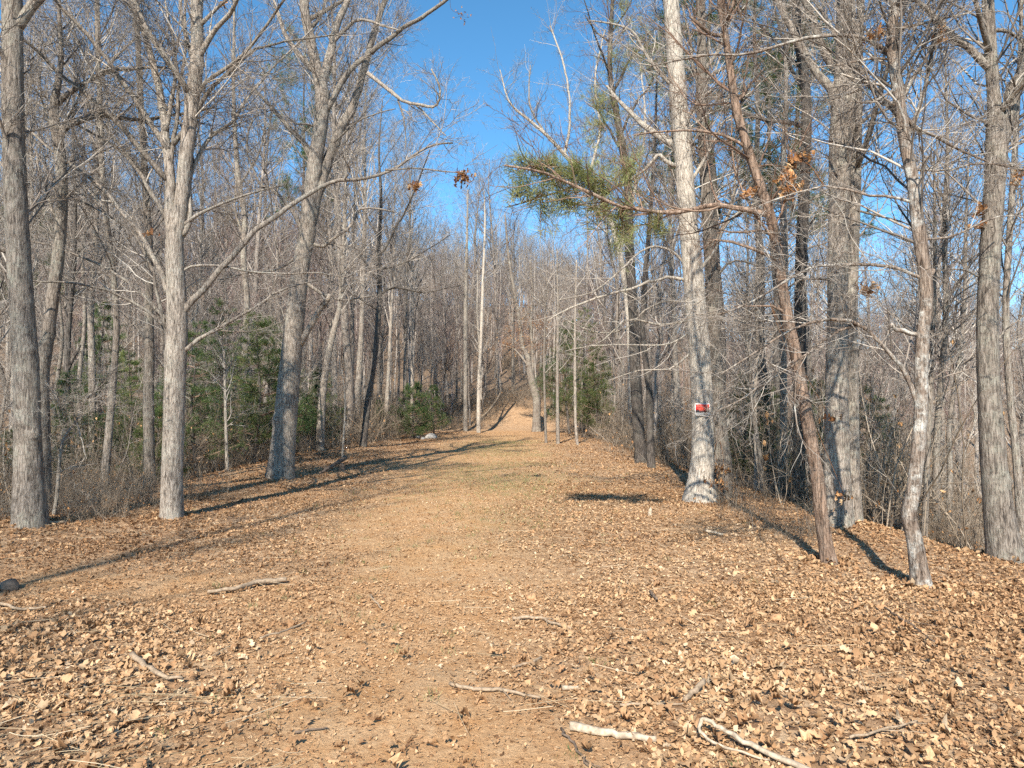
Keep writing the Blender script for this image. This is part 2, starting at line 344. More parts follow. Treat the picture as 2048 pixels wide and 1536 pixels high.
# ------------------------------------------------------------------ tree builders
def leaf_template(kind):
    if kind == 0:      # lobed oak leaf
        v = np.array([0, .16, .32, .46, .62, .78, .92, 1.0]); w = np.array([.03, .20, .10, .34, .14, .32, .16, .02])
    elif kind == 3:
        v = np.array([0, .2, .4, .62, .84, 1.0]); w = np.array([.04, .24, .12, .32, .2, .03])
    elif kind == 1:
        v = np.array([0, .3, .62, 1.0]); w = np.array([.05, .30, .30, .04])
    else:
        v = np.array([0, .5, 1.0]); w = np.array([.14, .34, .08])
    n = len(v); V = np.zeros((n, 3, 2)); V[:, 0, 0] = -w; V[:, 2, 0] = w; V[:, :, 1] = v[:, None] - .5
    i, j = np.meshgrid(np.arange(n - 1), np.arange(2), indexing='ij')
    Q = np.stack([i * 3 + j, i * 3 + j + 1, (i + 1) * 3 + j + 1, (i + 1) * 3 + j], -1).reshape(-1, 4)
    return V.reshape(-1, 2), Q
def leaves(C, size, kind, tilt, rg, tone, curl=.5, hang=False):
    """K curled leaves at C -> verts, quads, tone"""
    T, Q = leaf_template(kind); K = len(C)
    u = T[None, :, 0] * size[:, None] * (.75 + .5 * rg.random((K, 1))); v = T[None, :, 1] * size[:, None]
    s = size[:, None]
    z = curl * (rg.normal(size=(K, 1)) * 1.3 * u * u / s * 2.2 + rg.normal(size=(K, 1)) * v * v / s * 1.2 + rg.normal(size=(K, 1)) * u * v / s * 1.6)
    Pn = np.stack([u, v, z], -1)
    a = rg.random(K) * 2 * math.pi; tx = rg.normal(size=K) * tilt; ty = rg.normal(size=K) * tilt
    if hang: tx = -1.35 + .45 * rg.normal(size=K)
    def rot(A, ax, th):
        c, s_ = np.cos(th)[:, None], np.sin(th)[:, None]; B = A.copy(); p, q = [(1, 2), (2, 0), (0, 1)][ax]
        B[..., p] = c * A[..., p] - s_ * A[..., q]; B[..., q] = s_ * A[..., p] + c * A[..., q]; return B
    Pn = rot(rot(rot(Pn, 1, ty), 0, tx), 2, a) + C[:, None]
    n = len(T); F_ = (Q[None] + (np.arange(K) * n)[:, None, None]).reshape(-1, 4)
    return Pn.reshape(-1, 3), [F_], np.repeat(tone, n)
def needles(C, D, per, ln, wd, spread, rg, tone):
    """tufts of thin needle blades at C pointing about D"""
    K = len(C); Cc = np.repeat(C, per, 0); Dd = np.repeat(D, per, 0)
    d = unit(Dd + spread * rg.normal(size=Dd.shape)); L = ln * (.65 + .6 * rg.random((len(Cc), 1)))
    s = unit(np.cross(d, rg.normal(size=d.shape))) * wd
    B = Cc + rg.normal(size=Cc.shape) * ln * .18
    V = np.stack([B - s, B + s, B + d * L + s * .15], 1); n = len(Cc)
    return V.reshape(-1, 3), [np.arange(n * 3).reshape(-1, 3)], np.repeat(np.clip(np.repeat(tone, per) + .15 * rg.normal(size=n), 0, 1), 3)
def empty(name, loc):
    o = link(name, None, loc=loc); o.empty_display_size = .3; return o
def crown_from(P_list, R_list, rg, nA, nB, nC, lenA, lenB=(.35, .9), lenC=(.14, .42), up=.06, tmin=.12, wander=.11, cap=.013, angA=(28, 62), geo=None, far=False, tones=(0, 1), rmin=(.0035, .0022, .0015)):
    """twig system off a set of limbs; returns geometry and the outermost centre lines"""
    g = geo or Geo(); N = 14
    P = np.stack([rebase(p, N) for p in P_list]); R = np.stack([np.interp(np.linspace(0, 1, N), np.linspace(0, 1, len(r)), r) for r in R_list])
    A, RA = grow(P, R, nA, tmin, lenA, angA, .42, 8, wander * 1.3, up, rg, rmin[0], True, taper=.3, lmax=2.3 if not far else 9.)
    RA = np.minimum(RA, cap * (1 if not far else 1.6) * np.linspace(1, .3, 8)[None]); LA = np.linalg.norm(A[:, -1] - A[:, 0], axis=1)
    tn = lambda k: tones[0] + (tones[1] - tones[0]) * rg.random(k)
    g.add(*tubes(A, RA, 3 if far else 5, tn(nA), rg))
    A2, RA2 = np.concatenate([A, A[:, :]]), np.concatenate([RA, RA])
    B, RB = grow(A, RA, nB, .1, lenB, (28, 65), .55, 4, wander * 1.1, up, rg, rmin[1]); g.add(*tubes(B, RB, 3, tn(nB), rg))
    C = B
    if nC:
        C, RC = grow(B, RB, nC, .08, lenC, (25, 60), .6, 3, wander * 1.2, up, rg, rmin[2]); g.add(*tubes(C, RC, 3, tn(nC), rg))
    return g, A, B, C, RA, RB
def trunk_px(pts, d, base):
    """(px, py, width px) list -> world points relative to base, radii"""
    W = np.array([at(p[0], p[1], d) for p in pts]) - base; r = np.array([p[2] for p in pts]) * d / F / 2 * .94
    return W, r
def spray_mesh(seed, mat):
    rg = np.random.default_rng(seed); t = np.linspace(0, 1, 6); P = np.stack([np.cumsum(rg.normal(size=6)) * .035, np.cumsum(rg.normal(size=6)) * .035, t], 1); P[:, :2] -= P[0, :2]; g = Geo()
    R = np.linspace(.0085, .004, 6); g.add(*tubes(P[None], R[None], 3, None, rg)); A, RA = grow(P[None], R[None], 9, .12, (.25, .62), (25, 58), .62, 4, .16, .02, rg, .0038); g.add(*tubes(A, RA, 3, None, rg))
    B, RB = grow(A, RA, 15, .15, (.1, .3), (25, 60), .7, 3, .18, .02, rg, .0034); g.add(*tubes(B, RB, 3, None, rg)); me = g.mesh('twig_spray'); me.materials.append(M[mat]); return me
SPRAY = {m_: [spray_mesh(800 + q, m_) for q in range(14)] for m_ in ('twig', 'twig_pine')}
def spray_on(o, A, RA, K, ln, rg, mat, ang=(25, 65), up=.05):
    B, RB = grow(A, RA, K, .12, ln, ang, .5, 3, .1, up, rg, .002); v = B[:, -1] - B[:, 0]; L_ = np.linalg.norm(v, axis=1); d = v / L_[:, None]
    th = np.arccos(np.clip(d[:, 2], -1, 1)); ph = np.arctan2(d[:, 1], d[:, 0]); fl = rg.random(K) < .5
    rot = np.stack([np.zeros(K), np.where(fl, -th, th), np.where(fl, ph + math.pi, ph)], 1)
    return gn_stuff('twigs', B[:, 0], rot, L_, SPRAY[mat], key='spray_' + mat, parent=o, idx=rg.integers(0, 14, K))
HERO = {}
def hero(name, label, cat, trunk, limbs=(), bark='bark_grey', d=None, seed=1, n=(150, 900, 4200), lenA=(.16, .40), lenB=(.35, .9), up=.05,
         twig='twig', flare=.5, group=None, tmin=.3, sprouts=True, tones=(0, 1), knots=3, upper=8, wob=1.0, lean=0., rough=.035, sides=22, spr=1.):
    rg = np.random.default_rng(seed)
    b0 = on_ground(trunk[0][0], trunk[0][1]) if d is None else at(trunk[0][0], trunk[0][1], d)
    d = b0[1]; base = np.array([b0[0], b0[1], float(height(b0[0], b0[1]))])
    W, r = trunk_px(trunk, d, base)
    W[:, 1] += lean * (W[:, 2] - W[0, 2])
    low = np.array([[W[0, 0], W[0, 1], -.25]])
    if W[0, 2] > -.2: W = np.concatenate([low, W]); r = np.concatenate([r[:1] * 1.05, r])
    o = empty(name, base); tag(o, label, cat, group)
    me, P, R = stem_mesh('trunk', W, r, sides, .10, flare, rough, seed, True, knots); link('trunk', me, M[bark], o)
    PL, RL = [], []
    k0 = int(len(P) * .45); PL.append(P[k0:]); RL.append(R[k0:])
    for q, (pts, w0, w1) in enumerate(limbs):
        L3 = np.array([at(p[0], p[1], d) for p in pts]) - base
        L3[:, 1] += lean * L3[:, 2]
        Ls = np.concatenate([[0], np.cumsum(np.linalg.norm(np.diff(L3, axis=0), axis=1))])
        sl = rg.uniform(-.45, .45); t = Ls / Ls[-1]
        dy = sl * Ls * t
        for a_ in range(len(L3)):      # move along the sight line so that the limb keeps its outline
            rr = (L3[a_] + base) - np.array([0, 0, EYE]); L3[a_] = L3[a_] + rr / rr[1] * dy[a_]
        m2 = max(6, int(Ls[-1] / .22)); lp = catmull(L3, m2); wv = rg.normal(size=lp.shape) * .012 * wob; wv[0] = 0; lp = lp + wv
        rad = np.linspace(w0, w1, m2) * d / F / 2
        me, P2, R2 = stem_mesh('limb', lp, rad, 8, .16, 0, .05, seed * 31 + q, True, 2); link('limb', me, M[bark], o)
        PL.append(P2); RL.append(R2)
    if upper:   # limbs above the picture's edge
        A, RA = grow(P[None], R[None], upper, .62, (2.2, 5.), (30, 60), .5, 9, .1, .08, rg, .02)
        for q in range(upper):
            me, P2, R2 = stem_mesh('limb', A[q], RA[q], 7, .25, 0, .05, seed * 77 + q); link('limb', me, M[bark], o); PL.append(P2); RL.append(R2)
    if n[0]:
        g, A, B, C, RA, RB = crown_from(PL, RL, rg, int(n[0] * .8), int(n[1] * .7), 0, (lenA[0] * 1.3, lenA[1] * 1.35), lenB, (.12, .36), up=up, tmin=.1, tones=tones)
        c = link('crown', g.mesh('crown'), M[twig], o); c['kind'] = 'stuff'
        k1 = int(n[2] * (.19 if base[0] < 2 else .11)); spray_on(o, B, RB, k1, (.22 * spr, .62 * spr), rg, twig); spray_on(o, A, RA, int(k1 * .5), (.3 * spr, .8 * spr), rg, twig)
    HERO[label] = dict(o=o, base=base, d=d, P=P, R=R, PL=PL)
    return HERO[label]
def leaf_cluster(h, px, py, count, rpx, seed, dd=0., label=None):
    rg = np.random.default_rng(seed); c = at(px, py, h['d'] + dd) - h['base']; s = rpx * h['d'] / F
    K = max(6, int(count * .75)); s = s * .85; C = c + rg.normal(size=(K, 3)) * s * np.array([.8, .8, .5])
    g = Geo(); g.add(*leaves(C, .05 + .035 * rg.random(K), 0, .5, rg, rg.random(K), 1.2, True))
    far = h['PL'][int(np.argmin([np.min(np.linalg.norm(p - c, axis=1)) for p in h['PL']]))]
    q = far[int(np.argmin(np.linalg.norm(far - c, axis=1)))]
    pth = catmull(np.array([q, (q + c) / 2 + rg.normal(size=3) * .06, c]), 7); g.add(*tubes(pth[None], np.linspace(.005, .003, 7)[None], 4, .15, rg))
    for e in C[::2]:        # the twigs that hold the leaves
        pth = catmull(np.array([c, (c + e) / 2 + rg.normal(size=3) * .02, e]), 4); g.add(*tubes(pth[None], np.linspace(.003, .002, 4)[None], 3, .1, rg))
    o = link('dead_leaf_cluster', g.mesh('dead_leaf_cluster'), M['dead_leaf'], h['o']); o['kind'] = 'stuff'
    if label: o['label'] = label
    return o

# ------------------------------------------------------------------ traced trees round the clearing
h1 = hero('oak_tree', 'thickest pale grey oak trunk with a small dark knothole beside the crooked tree', 'tree',
    [(60, 1052, 68), (57, 960, 57), (55, 850, 52), (52, 720, 50), (45, 620, 46), (34, 450, 43), (27, 250, 41), (25, 60, 40), (24, -250, 37), (30, -700, 24), (26, -1050, 9)],
    [([(30, 200), (10, 120), (-60, 20)], 14, 7), ([(30, 505), (8, 500), (-30, 480)], 16, 10),
     ([(40, 330), (0, 250), (-80, 150)], 12, 5), ([(32, 60), (120, -60), (190, -230), (260, -420)], 22, 9)],
    'bark_grey', seed=3, n=(90, 500, 2200), flare=.35, knots=4)
h1b = hero('tree', 'crooked tree hugging the thick oak with two arms bent level', 'tree',
    [(88, 1030, 30), (86, 880, 28), (84, 760, 27), (92, 690, 27), (105, 600, 25), (118, 500, 24), (124, 400, 23), (122, 330, 23), (114, 270, 22), (108, 215, 18), (122, 120, 10), (118, 0, 7), (125, -200, 3)],
    [([(122, 275), (130, 258), (164, 240), (219, 233), (292, 239), (365, 228), (430, 215)], 15, 4), ([(109, 215), (122, 196), (164, 172), (204, 146), (255, 138), (310, 131), (350, 140)], 13, 3),
     ([(204, 146), (235, 110), (275, 70)], 6, 3), ([(118, 440), (90, 380), (75, 300)], 7, 3), ([(120, 300), (95, 240), (80, 180), (86, 110)], 6, 2)],
    'bark_grey', d=10.1, seed=4, n=(110, 600, 2400), flare=.3, knots=6, upper=0)
h2 = hero('maple_tree', 'pale many-limbed tree with long spreading branches and a forked trunk', 'tree',
    [(343, 1036, 50), (344, 960, 44), (347, 860, 42), (350, 760, 41), (354, 660, 41), (352, 570, 37), (349, 490, 36), (362, 410, 29), (371, 320, 29), (384, 210, 28), (394, 110, 26), (393, 0, 23), (396, -250, 17), (385, -600, 9), (390, -900, 4)],
    [([(344, 520), (341, 440), (338, 340), (330, 260), (312, 150), (286, 60), (262, 0), (240, -90)], 25, 6),
     ([(335, 360), (292, 310), (237, 248), (175, 190), (128, 153), (73, 102), (0, 40)], 12, 4),
     ([(335, 300), (284, 219), (233, 146), (182, 80), (110, 0), (60, -60)], 12, 4),
     ([(336, 440), (299, 379), (255, 317), (204, 277), (109, 226), (0, 168)], 10, 3),
     ([(338, 590), (320, 545), (292, 485), (248, 427), (197, 368), (120, 313), (47, 252), (0, 215)], 12, 3),
     ([(334, 790), (332, 719), (336, 680), (324, 629), (312, 578), (301, 531), (270, 470), (200, 420), (90, 370)], 10, 3),
     ([(362, 628), (390, 598), (422, 562), (474, 500), (529, 448), (598, 401), (664, 365), (720, 358), (790, 335), (850, 295), (905, 285)], 15, 4), ([(770, 340), (850, 338), (935, 345)], 4, 2),
     ([(370, 700), (385, 685), (414, 668), (469, 637), (520, 609), (566, 578), (640, 560)], 9, 3),
     ([(366, 452), (401, 427), (474, 394), (560, 372)], 8, 3),
     ([(366, 470), (379, 430), (379, 365), (394, 317), (423, 270), (467, 241), (503, 182), (547, 138), (625, 55)], 11, 3),
     ([(346, 290), (386, 237), (419, 182), (474, 128), (510, 98), (565, 87), (693, 66)], 10, 3),
     ([(372, 240), (412, 164), (474, 120), (529, 55), (565, 0), (590, -60)], 9, 3),
     ([(392, 125), (427, 66), (463, 22), (490, -40)], 13, 5), ([(392, 60), (440, 10), (480, -20)], 9, 3),
     ([(338, 350), (352, 260), (358, 180), (372, 90), (368, 0)], 9, 4), ([(330, 262), (345, 190), (350, 100), (330, 0)], 9, 4),
     ([(340, 660), (260, 600), (170, 570), (60, 560), (0, 540)], 7, 2), ([(336, 640), (250, 560), (130, 500), (0, 470)], 8, 2),
     ([(340, 560), (400, 530), (520, 545), (640, 548), (700, 555)], 6, 2)],
    'bark_pale', seed=6, n=(260, 1500, 6000), lenA=(.12, .32), flare=.25, wob=.7, knots=5, upper=5)
h3 = hero('oak_tree', 'tall oak leaning right with a fan of heavy forked limbs against blue sky', 'tree',
    [(560, 956, 62), (566, 890, 50), (574, 800, 46), (582, 720, 43), (592, 620, 40), (602, 530, 37), (614, 470, 36), (627, 346, 31), (640, 262, 29), (644, 190, 29), (634, 140, 23), (620, 73, 21), (608, 0, 19), (600, -200, 13), (612, -450, 6)],
    [([(618, 460), (636, 383), (656, 321), (677, 270), (709, 204), (728, 139), (746, 73), (760, 29), (780, -30), (800, -120)], 24, 9),
     ([(643, 175), (652, 140), (664, 91), (675, 44), (697, -5), (730, -90)], 20, 9), ([(648, 226), (673, 182), (700, 140), (726, 118)], 13, 10),
     ([(742, 106), (782, 73), (833, 40), (892, 0), (960, -60)], 11, 6), ([(735, 146), (775, 179), (804, 200), (848, 211), (873, 210), (880, 175), (862, 138)], 9, 3),
     ([(796, 200), (808, 240), (812, 300)], 4, 2), ([(830, 208), (870, 250), (890, 270)], 4, 2),
     ([(612, 476), (583, 419), (547, 379), (520, 368), (495, 300), (505, 240)], 9, 3), ([(622, 312), (600, 280), (583, 262), (547, 218), (510, 180)], 13, 6),
     ([(610, 480), (644, 492), (673, 474), (706, 445), (722, 415), (790, 425)], 9, 3), ([(600, 690), (625, 645), (645, 612), (660, 590)], 15, 9),
     ([(662, 91), (690, 60), (722, 38), (770, 55), (800, 60)], 9, 3), ([(640, 262), (620, 250), (585, 244), (560, 210)], 6, 2),
     ([(608, 500), (560, 540), (500, 545), (440, 560)], 6, 2), ([(606, 560), (640, 585), (690, 600), (745, 592)], 8, 3), ([(668, 285), (720, 240), (790, 215)], 5, 2)],
    'bark_pale', seed=9, n=(230, 1300, 5200), lenA=(.14, .38), flare=.35, knots=6, upper=5)
h4 = hero('poplar_tree', 'tall pale straight trunk that carries the red sign, with flared roots', 'tree',
    [(1400, 1002, 74), (1402, 960, 56), (1406, 900, 48), (1405, 820, 45), (1400, 720, 43), (1392, 620, 43), (1384, 520, 43), (1375, 430, 41), (1366, 300, 38), (1354, 160, 36), (1342, 0, 33), (1325, -300, 26), (1310, -700, 16), (1300, -1100, 6)],
    [([(1372, 560), (1340, 555), (1310, 560), (1270, 575), (1215, 588), (1150, 612), (1095, 640)], 7, 3), ([(1380, 545), (1355, 510), (1325, 495), (1290, 500), (1240, 540), (1180, 585), (1120, 600)], 6, 2),
     ([(1362, 330), (1335, 325), (1316, 308), (1300, 330), (1255, 360), (1200, 385)], 10, 3), ([(1380, 640), (1320, 650), (1260, 640), (1190, 690), (1130, 700)], 5, 2), ([(1384, 660), (1330, 690), (1250, 688), (1180, 690)], 4, 2),
     ([(1352, 180), (1300, 120), (1260, 60), (1180, 40)], 8, 3), ([(1390, 560), (1430, 500), (1460, 440), (1520, 400)], 8, 3), ([(1370, 380), (1420, 300), (1450, 240), (1520, 200)], 8, 3),
     ([(1388, 700), (1340, 735), (1280, 740), (1220, 760)], 4, 2), ([(1380, 600), (1310, 610), (1240, 660), (1160, 655), (1060, 590)], 4, 2)],
    'bark_white', seed=12, n=(190, 1100, 4400), lenA=(.2, .5), flare=.3, knots=3, upper=6)
h4b = hero('poplar_tree', 'grey twin trunk just behind the tree with the red sign', 'tree',
    [(1440, 985, 52), (1442, 930, 44), (1436, 850, 36), (1432, 768, 33), (1427, 640, 31), (1423, 540, 30), (1416, 420, 27), (1408, 300, 24), (1402, 180, 21), (1404, 60, 17), (1395, -200, 12), (1400, -500, 6)],
    [([(1420, 500), (1460, 420), (1475, 330), (1500, 250)], 8, 3), ([(1412, 380), (1385, 290), (1370, 200), (1330, 130)], 8, 3), ([(1424, 560), (1470, 520), (1530, 540)], 6, 2), ([(1437, 870), (1458, 845), (1472, 830)], 9, 6)],
    'bark_grey', d=12.3, seed=13, n=(110, 600, 2400), flare=.4, upper=4)
h5 = hero('oak_tree', 'massive grey double trunk behind the leaning red-barked pine', 'tree',
    [(1676, 1056, 66), (1674, 1000, 56), (1673, 900, 48), (1673, 780, 44), (1675, 640, 41), (1676, 500, 40), (1678, 380, 41), (1683, 260, 46), (1690, 180, 45), (1692, 60, 39), (1690, -200, 30), (1700, -600, 18), (1690, -1000, 6)],
    [([(1672, 215), (1659, 180), (1624, 129), (1589, 70), (1562, 15), (1530, -80)], 20, 11), ([(1712, 260), (1722, 240), (1760, 222), (1800, 212)], 8, 3), ([(1700, 150), (1720, 60), (1715, -40)], 16, 10),
     ([(1668, 370), (1620, 400), (1560, 420), (1510, 440)], 5, 2), ([(1712, 420), (1790, 440), (1860, 470)], 5, 2), ([(1668, 560), (1600, 560), (1540, 600)], 5, 2)],
    'bark_grey', d=9.6, seed=15, n=(100, 550, 2200), flare=.4, knots=3, upper=7, rough=.05)
h5b = hero('oak_tree', 'slimmer grey trunk pressed against the massive double trunk', 'tree',
    [(1710, 1045, 36), (1707, 960, 28), (1705, 800, 26), (1702, 650, 26), (1704, 500, 28), (1708, 380, 28), (1712, 280, 24), (1716, 150, 18), (1722, 0, 14), (1735, -300, 8)], [],
    'bark_grey', d=9.9, seed=16, n=(50, 250, 900), flare=.3, upper=4)
h6 = hero('crooked_tree', 'crooked thin tree with white lichen patches and a long broken drooping branch', 'tree',
    [(1842, 1174, 42), (1838, 1140, 36), (1829, 1081, 31), (1818, 1031, 30), (1827, 977, 28), (1837, 893, 28), (1842, 810, 27), (1842, 747, 27), (1846, 664, 26), (1853, 602, 26), (1850, 550, 26), (1836, 449, 26), (1827, 371, 24), (1812, 293, 24), (1800, 215, 23), (1792, 156, 22), (1784, 98, 22), (1786, 39, 20), (1794, -40, 18), (1800, -300, 10), (1790, -560, 4)],
    [([(1835, 812), (1815, 765), (1800, 735), (1771, 693), (1717, 647), (1654, 639), (1592, 656), (1533, 693), (1446, 747)], 11, 3),
     ([(1717, 647), (1646, 685), (1567, 743), (1500, 785), (1446, 814), (1425, 835)], 7, 2), ([(1650, 690), (1595, 715), (1590, 790), (1600, 850), (1615, 900)], 5, 2),
     ([(1845, 556), (1820, 543), (1769, 529), (1652, 525), (1593, 545), (1503, 600), (1430, 625)], 8, 3), ([(1825, 405), (1780, 398), (1730, 391), (1659, 371), (1573, 398), (1500, 420)], 7, 2),
     ([(1785, 104), (1755, 88), (1722, 78), (1632, 74), (1534, 98), (1464, 109), (1378, 113), (1300, 135)], 10, 3), ([(1786, 120), (1740, 114), (1700, 125), (1640, 135)], 6, 3),
     ([(1802, 205), (1835, 145), (1859, 105), (1872, 59), (1905, 20)], 8, 3), ([(1812, 235), (1850, 262), (1886, 281), (1964, 320), (2060, 345)], 9, 3), ([(1834, 384), (1842, 345), (1851, 315)], 6, 5),
     ([(1848, 670), (1820, 665), (1800, 655), (1778, 650)], 9, 9), ([(1852, 558), (1860, 545), (1868, 538)], 14, 10), ([(1796, 215), (1760, 190), (1730, 150), (1722, 120)], 5, 2),
     ([(1825, 340), (1880, 338), (1960, 332), (2060, 335)], 6, 2), ([(1786, 60), (1850, 48), (1920, 30), (1980, 5)], 7, 3), ([(1838, 480), (1900, 470), (1990, 440), (2060, 430)], 5, 2), ([(1795, 175), (1740, 205), (1690, 210)], 5, 2)],
    'bark_lichen', seed=18, n=(260, 1500, 5600), lenA=(.14, .36), lenB=(.25, .6), flare=.35, knots=9, upper=3, wob=1.3)
h7 = hero('oak_tree', 'large forked grey oak past the crooked lichen-patched tree', 'tree',
    [(2012, 1122, 77), (2002, 1060, 61), (1992, 980, 51), (1985, 900, 46), (1978, 780, 41), (1975, 640, 40), (1981, 500, 39), (1989, 380, 40), (1994, 280, 42), (1988, 200, 26), (1982, 110, 24), (1976, 0, 22), (1970, -250, 17), (1980, -600, 9), (1975, -900, 4)],
    [([(2000, 290), (2018, 230), (2030, 180), (2052, 110), (2080, 0), (2100, -150)], 30, 20), ([(1983, 140), (1965, 127), (1933, 94), (1902, 66), (1859, 23), (1827, -5), (1780, -60)], 16, 8), ([(1984, 62), (2012, 60), (2030, 72), (2050, 80)], 8, 5),
     ([(1990, 345), (2020, 330), (2060, 345)], 8, 5), ([(1978, 560), (1930, 540), (1870, 545)], 5, 2), ([(1982, 700), (2010, 660), (2060, 620)], 5, 2)],
    'bark_grey', d=7.7, seed=21, n=(120, 650, 2600), flare=.35, knots=4, upper=5)
h7b = hero('tree', 'thin grey stem standing just behind the large forked oak', 'tree',
    [(2044, 1060, 20), (2034, 930, 16), (2022, 810, 14), (2014, 700, 14), (2012, 600, 13), (2020, 450, 12), (2030, 300, 11), (2040, 100, 8), (2050, -200, 4)], [], 'bark_grey', d=9.2, seed=22, n=(60, 300, 1200), upper=4)
h8 = hero('pine_tree', 'leaning pine with flaking red-orange bark and a green-tufted low branch', 'tree',
    [(1658, 1128, 34), (1652, 1090, 29), (1643, 1030, 27), (1636, 960, 27), (1622, 880, 26), (1606, 790, 25), (1592, 710, 24), (1577, 640, 23), (1563, 560, 22), (1552, 480, 21), (1537, 420, 20), (1510, 340, 18), (1490, 280, 17), (1473, 220, 17), (1462, 150, 15), (1452, 80, 13), (1440, 0, 11), (1425, -160, 7), (1420, -320, 4)],
    [([(1540, 432), (1510, 424), (1470, 412), (1430, 410), (1400, 416), (1350, 424), (1300, 424), (1250, 414), (1210, 397), (1150, 375), (1110, 352), (1080, 345), (1010, 335)], 12, 4),
     ([(1150, 372), (1110, 385), (1060, 405), (1010, 415)], 5, 2), ([(1200, 395), (1160, 345), (1130, 335), (1060, 330)], 5, 2), ([(1560, 478), (1510, 460), (1470, 468), (1430, 455)], 7, 3), ([(1556, 520), (1490, 488), (1440, 480), (1400, 500)], 8, 3),
     ([(1452, 72), (1430, 68), (1400, 55), (1380, 30)], 9, 6), ([(1580, 640), (1560, 618), (1530, 612), (1470, 612)], 8, 3), ([(1510, 335), (1560, 330), (1620, 345)], 5, 2), ([(1500, 300), (1450, 268), (1400, 262), (1330, 262), (1270, 270)], 7, 3),
     ([(1470, 205), (1500, 170), (1530, 135)], 7, 3)],
    'bark_pine', seed=24, n=(170, 800, 2600), lenA=(.14, .34), lenB=(.2, .55), twig='twig_pine', flare=.25, knots=10, upper=4, rough=.06)
h9 = hero('tree', 'straight blackish trunk between the leaning pine and the massive double trunk', 'tree',
    [(1594, 1012, 30), (1598, 900, 26), (1601, 780, 25), (1600, 640, 24), (1603, 500, 24), (1608, 391, 23), (1613, 234, 21), (1608, 150, 20), (1594, 50, 18), (1585, -150, 12), (1590, -500, 5)],
    [([(1610, 190), (1580, 130), (1560, 60), (1540, -30)], 8, 4), ([(1604, 470), (1625, 440), (1650, 400)], 5, 2)], 'bark_dark', d=13.4, seed=26, n=(90, 500, 2000), upper=6)
h10 = hero('pine_tree', 'dark leaning pine trunk with green tufts high over the edge of the track', 'tree',
    [(1282, 908, 26), (1277, 860, 24), (1273, 790, 23), (1270, 719, 23), (1268, 646, 22), (1262, 555, 21), (1258, 470, 19), (1256, 364, 17), (1244, 292, 15), (1232, 220, 13), (1220, 146, 11), (1222, 60, 9), (1228, -60, 5), (1230, -180, 2)],
    [([(1248, 310), (1225, 270), (1205, 235), (1185, 200)], 6, 3), ([(1240, 270), (1270, 210), (1300, 170), (1330, 120)], 6, 3), ([(1255, 400), (1230, 360), (1200, 350)], 5, 2), ([(1228, 180), (1260, 120), (1300, 80)], 6, 3), ([(1258, 450), (1290, 400), (1320, 380)], 5, 2), ([(1225, 90), (1190, 60), (1170, 30)], 5, 2)],
    'bark_dark', d=20.5, seed=28, n=(90, 400, 1500), twig='twig_pine', upper=2)
h10b = hero('tree', 'thin dark stem beside the dark leaning pine trunk', 'tree',
    [(1303, 935, 18), (1300, 870, 15), (1299, 790, 14), (1291, 719, 13), (1285, 660, 12), (1290, 560, 11), (1300, 440, 9), (1310, 280, 6), (1315, 100, 3)], [], 'bark_dark', d=18.5, seed=29, n=(70, 350, 1400), upper=0)
def pole(label, pts, bk, d, seed, n=(60, 320, 1300), name='slender_tree', **kw):
    kw.setdefault('upper', 0); kw.setdefault('flare', .2); kw.setdefault('knots', 2); kw.setdefault('sides', 12)
    return hero(name, label, 'tree', pts, kw.pop('limbs', ()), bk, d, seed, n, **kw)
pole('thin white sapling with a slight bow, first of three beside the track bend', [(1092, 883, 6), (1090, 820, 5), (1088, 720, 5), (1090, 640, 4), (1094, 540, 3)], 'bark_pale', 31.5, 31, (24, 90, 200))
pole('straightest thin white sapling, middle of three beside the track bend', [(1116, 886, 8), (1115, 800, 7), (1115, 700, 6), (1116, 620, 5), (1114, 500, 3)], 'bark_pale', 31., 32, (24, 90, 200))
pole('thin white sapling leaning at its foot, last of three beside the track bend', [(1155, 892, 7), (1151, 840, 6), (1150, 740, 6), (1150, 650, 5), (1153, 520, 3)], 'bark_pale', 30., 33, (24, 90, 200))
h12 = hero('gnarled_tree', 'gnarled mossy tree with a few orange leaves where the track bends', 'tree',
    [(1073, 862, 22), (1073, 835, 19), (1073, 800, 18), (1066, 770, 17), (1060, 742, 15), (1056, 715, 13), (1045, 690, 11), (1040, 650, 9), (1030, 590, 7), (1018, 520, 5), (1010, 430, 3)],
    [([(1064, 750), (1066, 720), (1064, 690), (1062, 640), (1065, 590), (1060, 520)], 8, 3), ([(1056, 730), (1030, 700), (1005, 690)], 5, 2), ([(1062, 690), (1090, 670), (1130, 665)], 4, 2), ([(1042, 640), (1080, 600), (1110, 570)], 4, 2)],
    'bark_grey', d=46, seed=35, n=(80, 400, 1400), upper=0, knots=8, rough=.09, sides=14)
pole('tall bright white trunk rising beyond the brush at the track end', [(931, 852, 10), (931, 760, 9), (931, 650, 9), (932, 560, 8), (934, 470, 5), (936, 380, 3)], 'bark_white', 47, 36)
pole('pale double-stemmed tree at the left edge of the track end', [(957, 856, 9), (958, 760, 8), (962, 680, 7), (966, 560, 6), (970, 450, 4), (968, 380, 2)], 'bark_white', 45, 37, limbs=[([(962, 800), (962, 740), (955, 640), (955, 540)], 5, 3)])
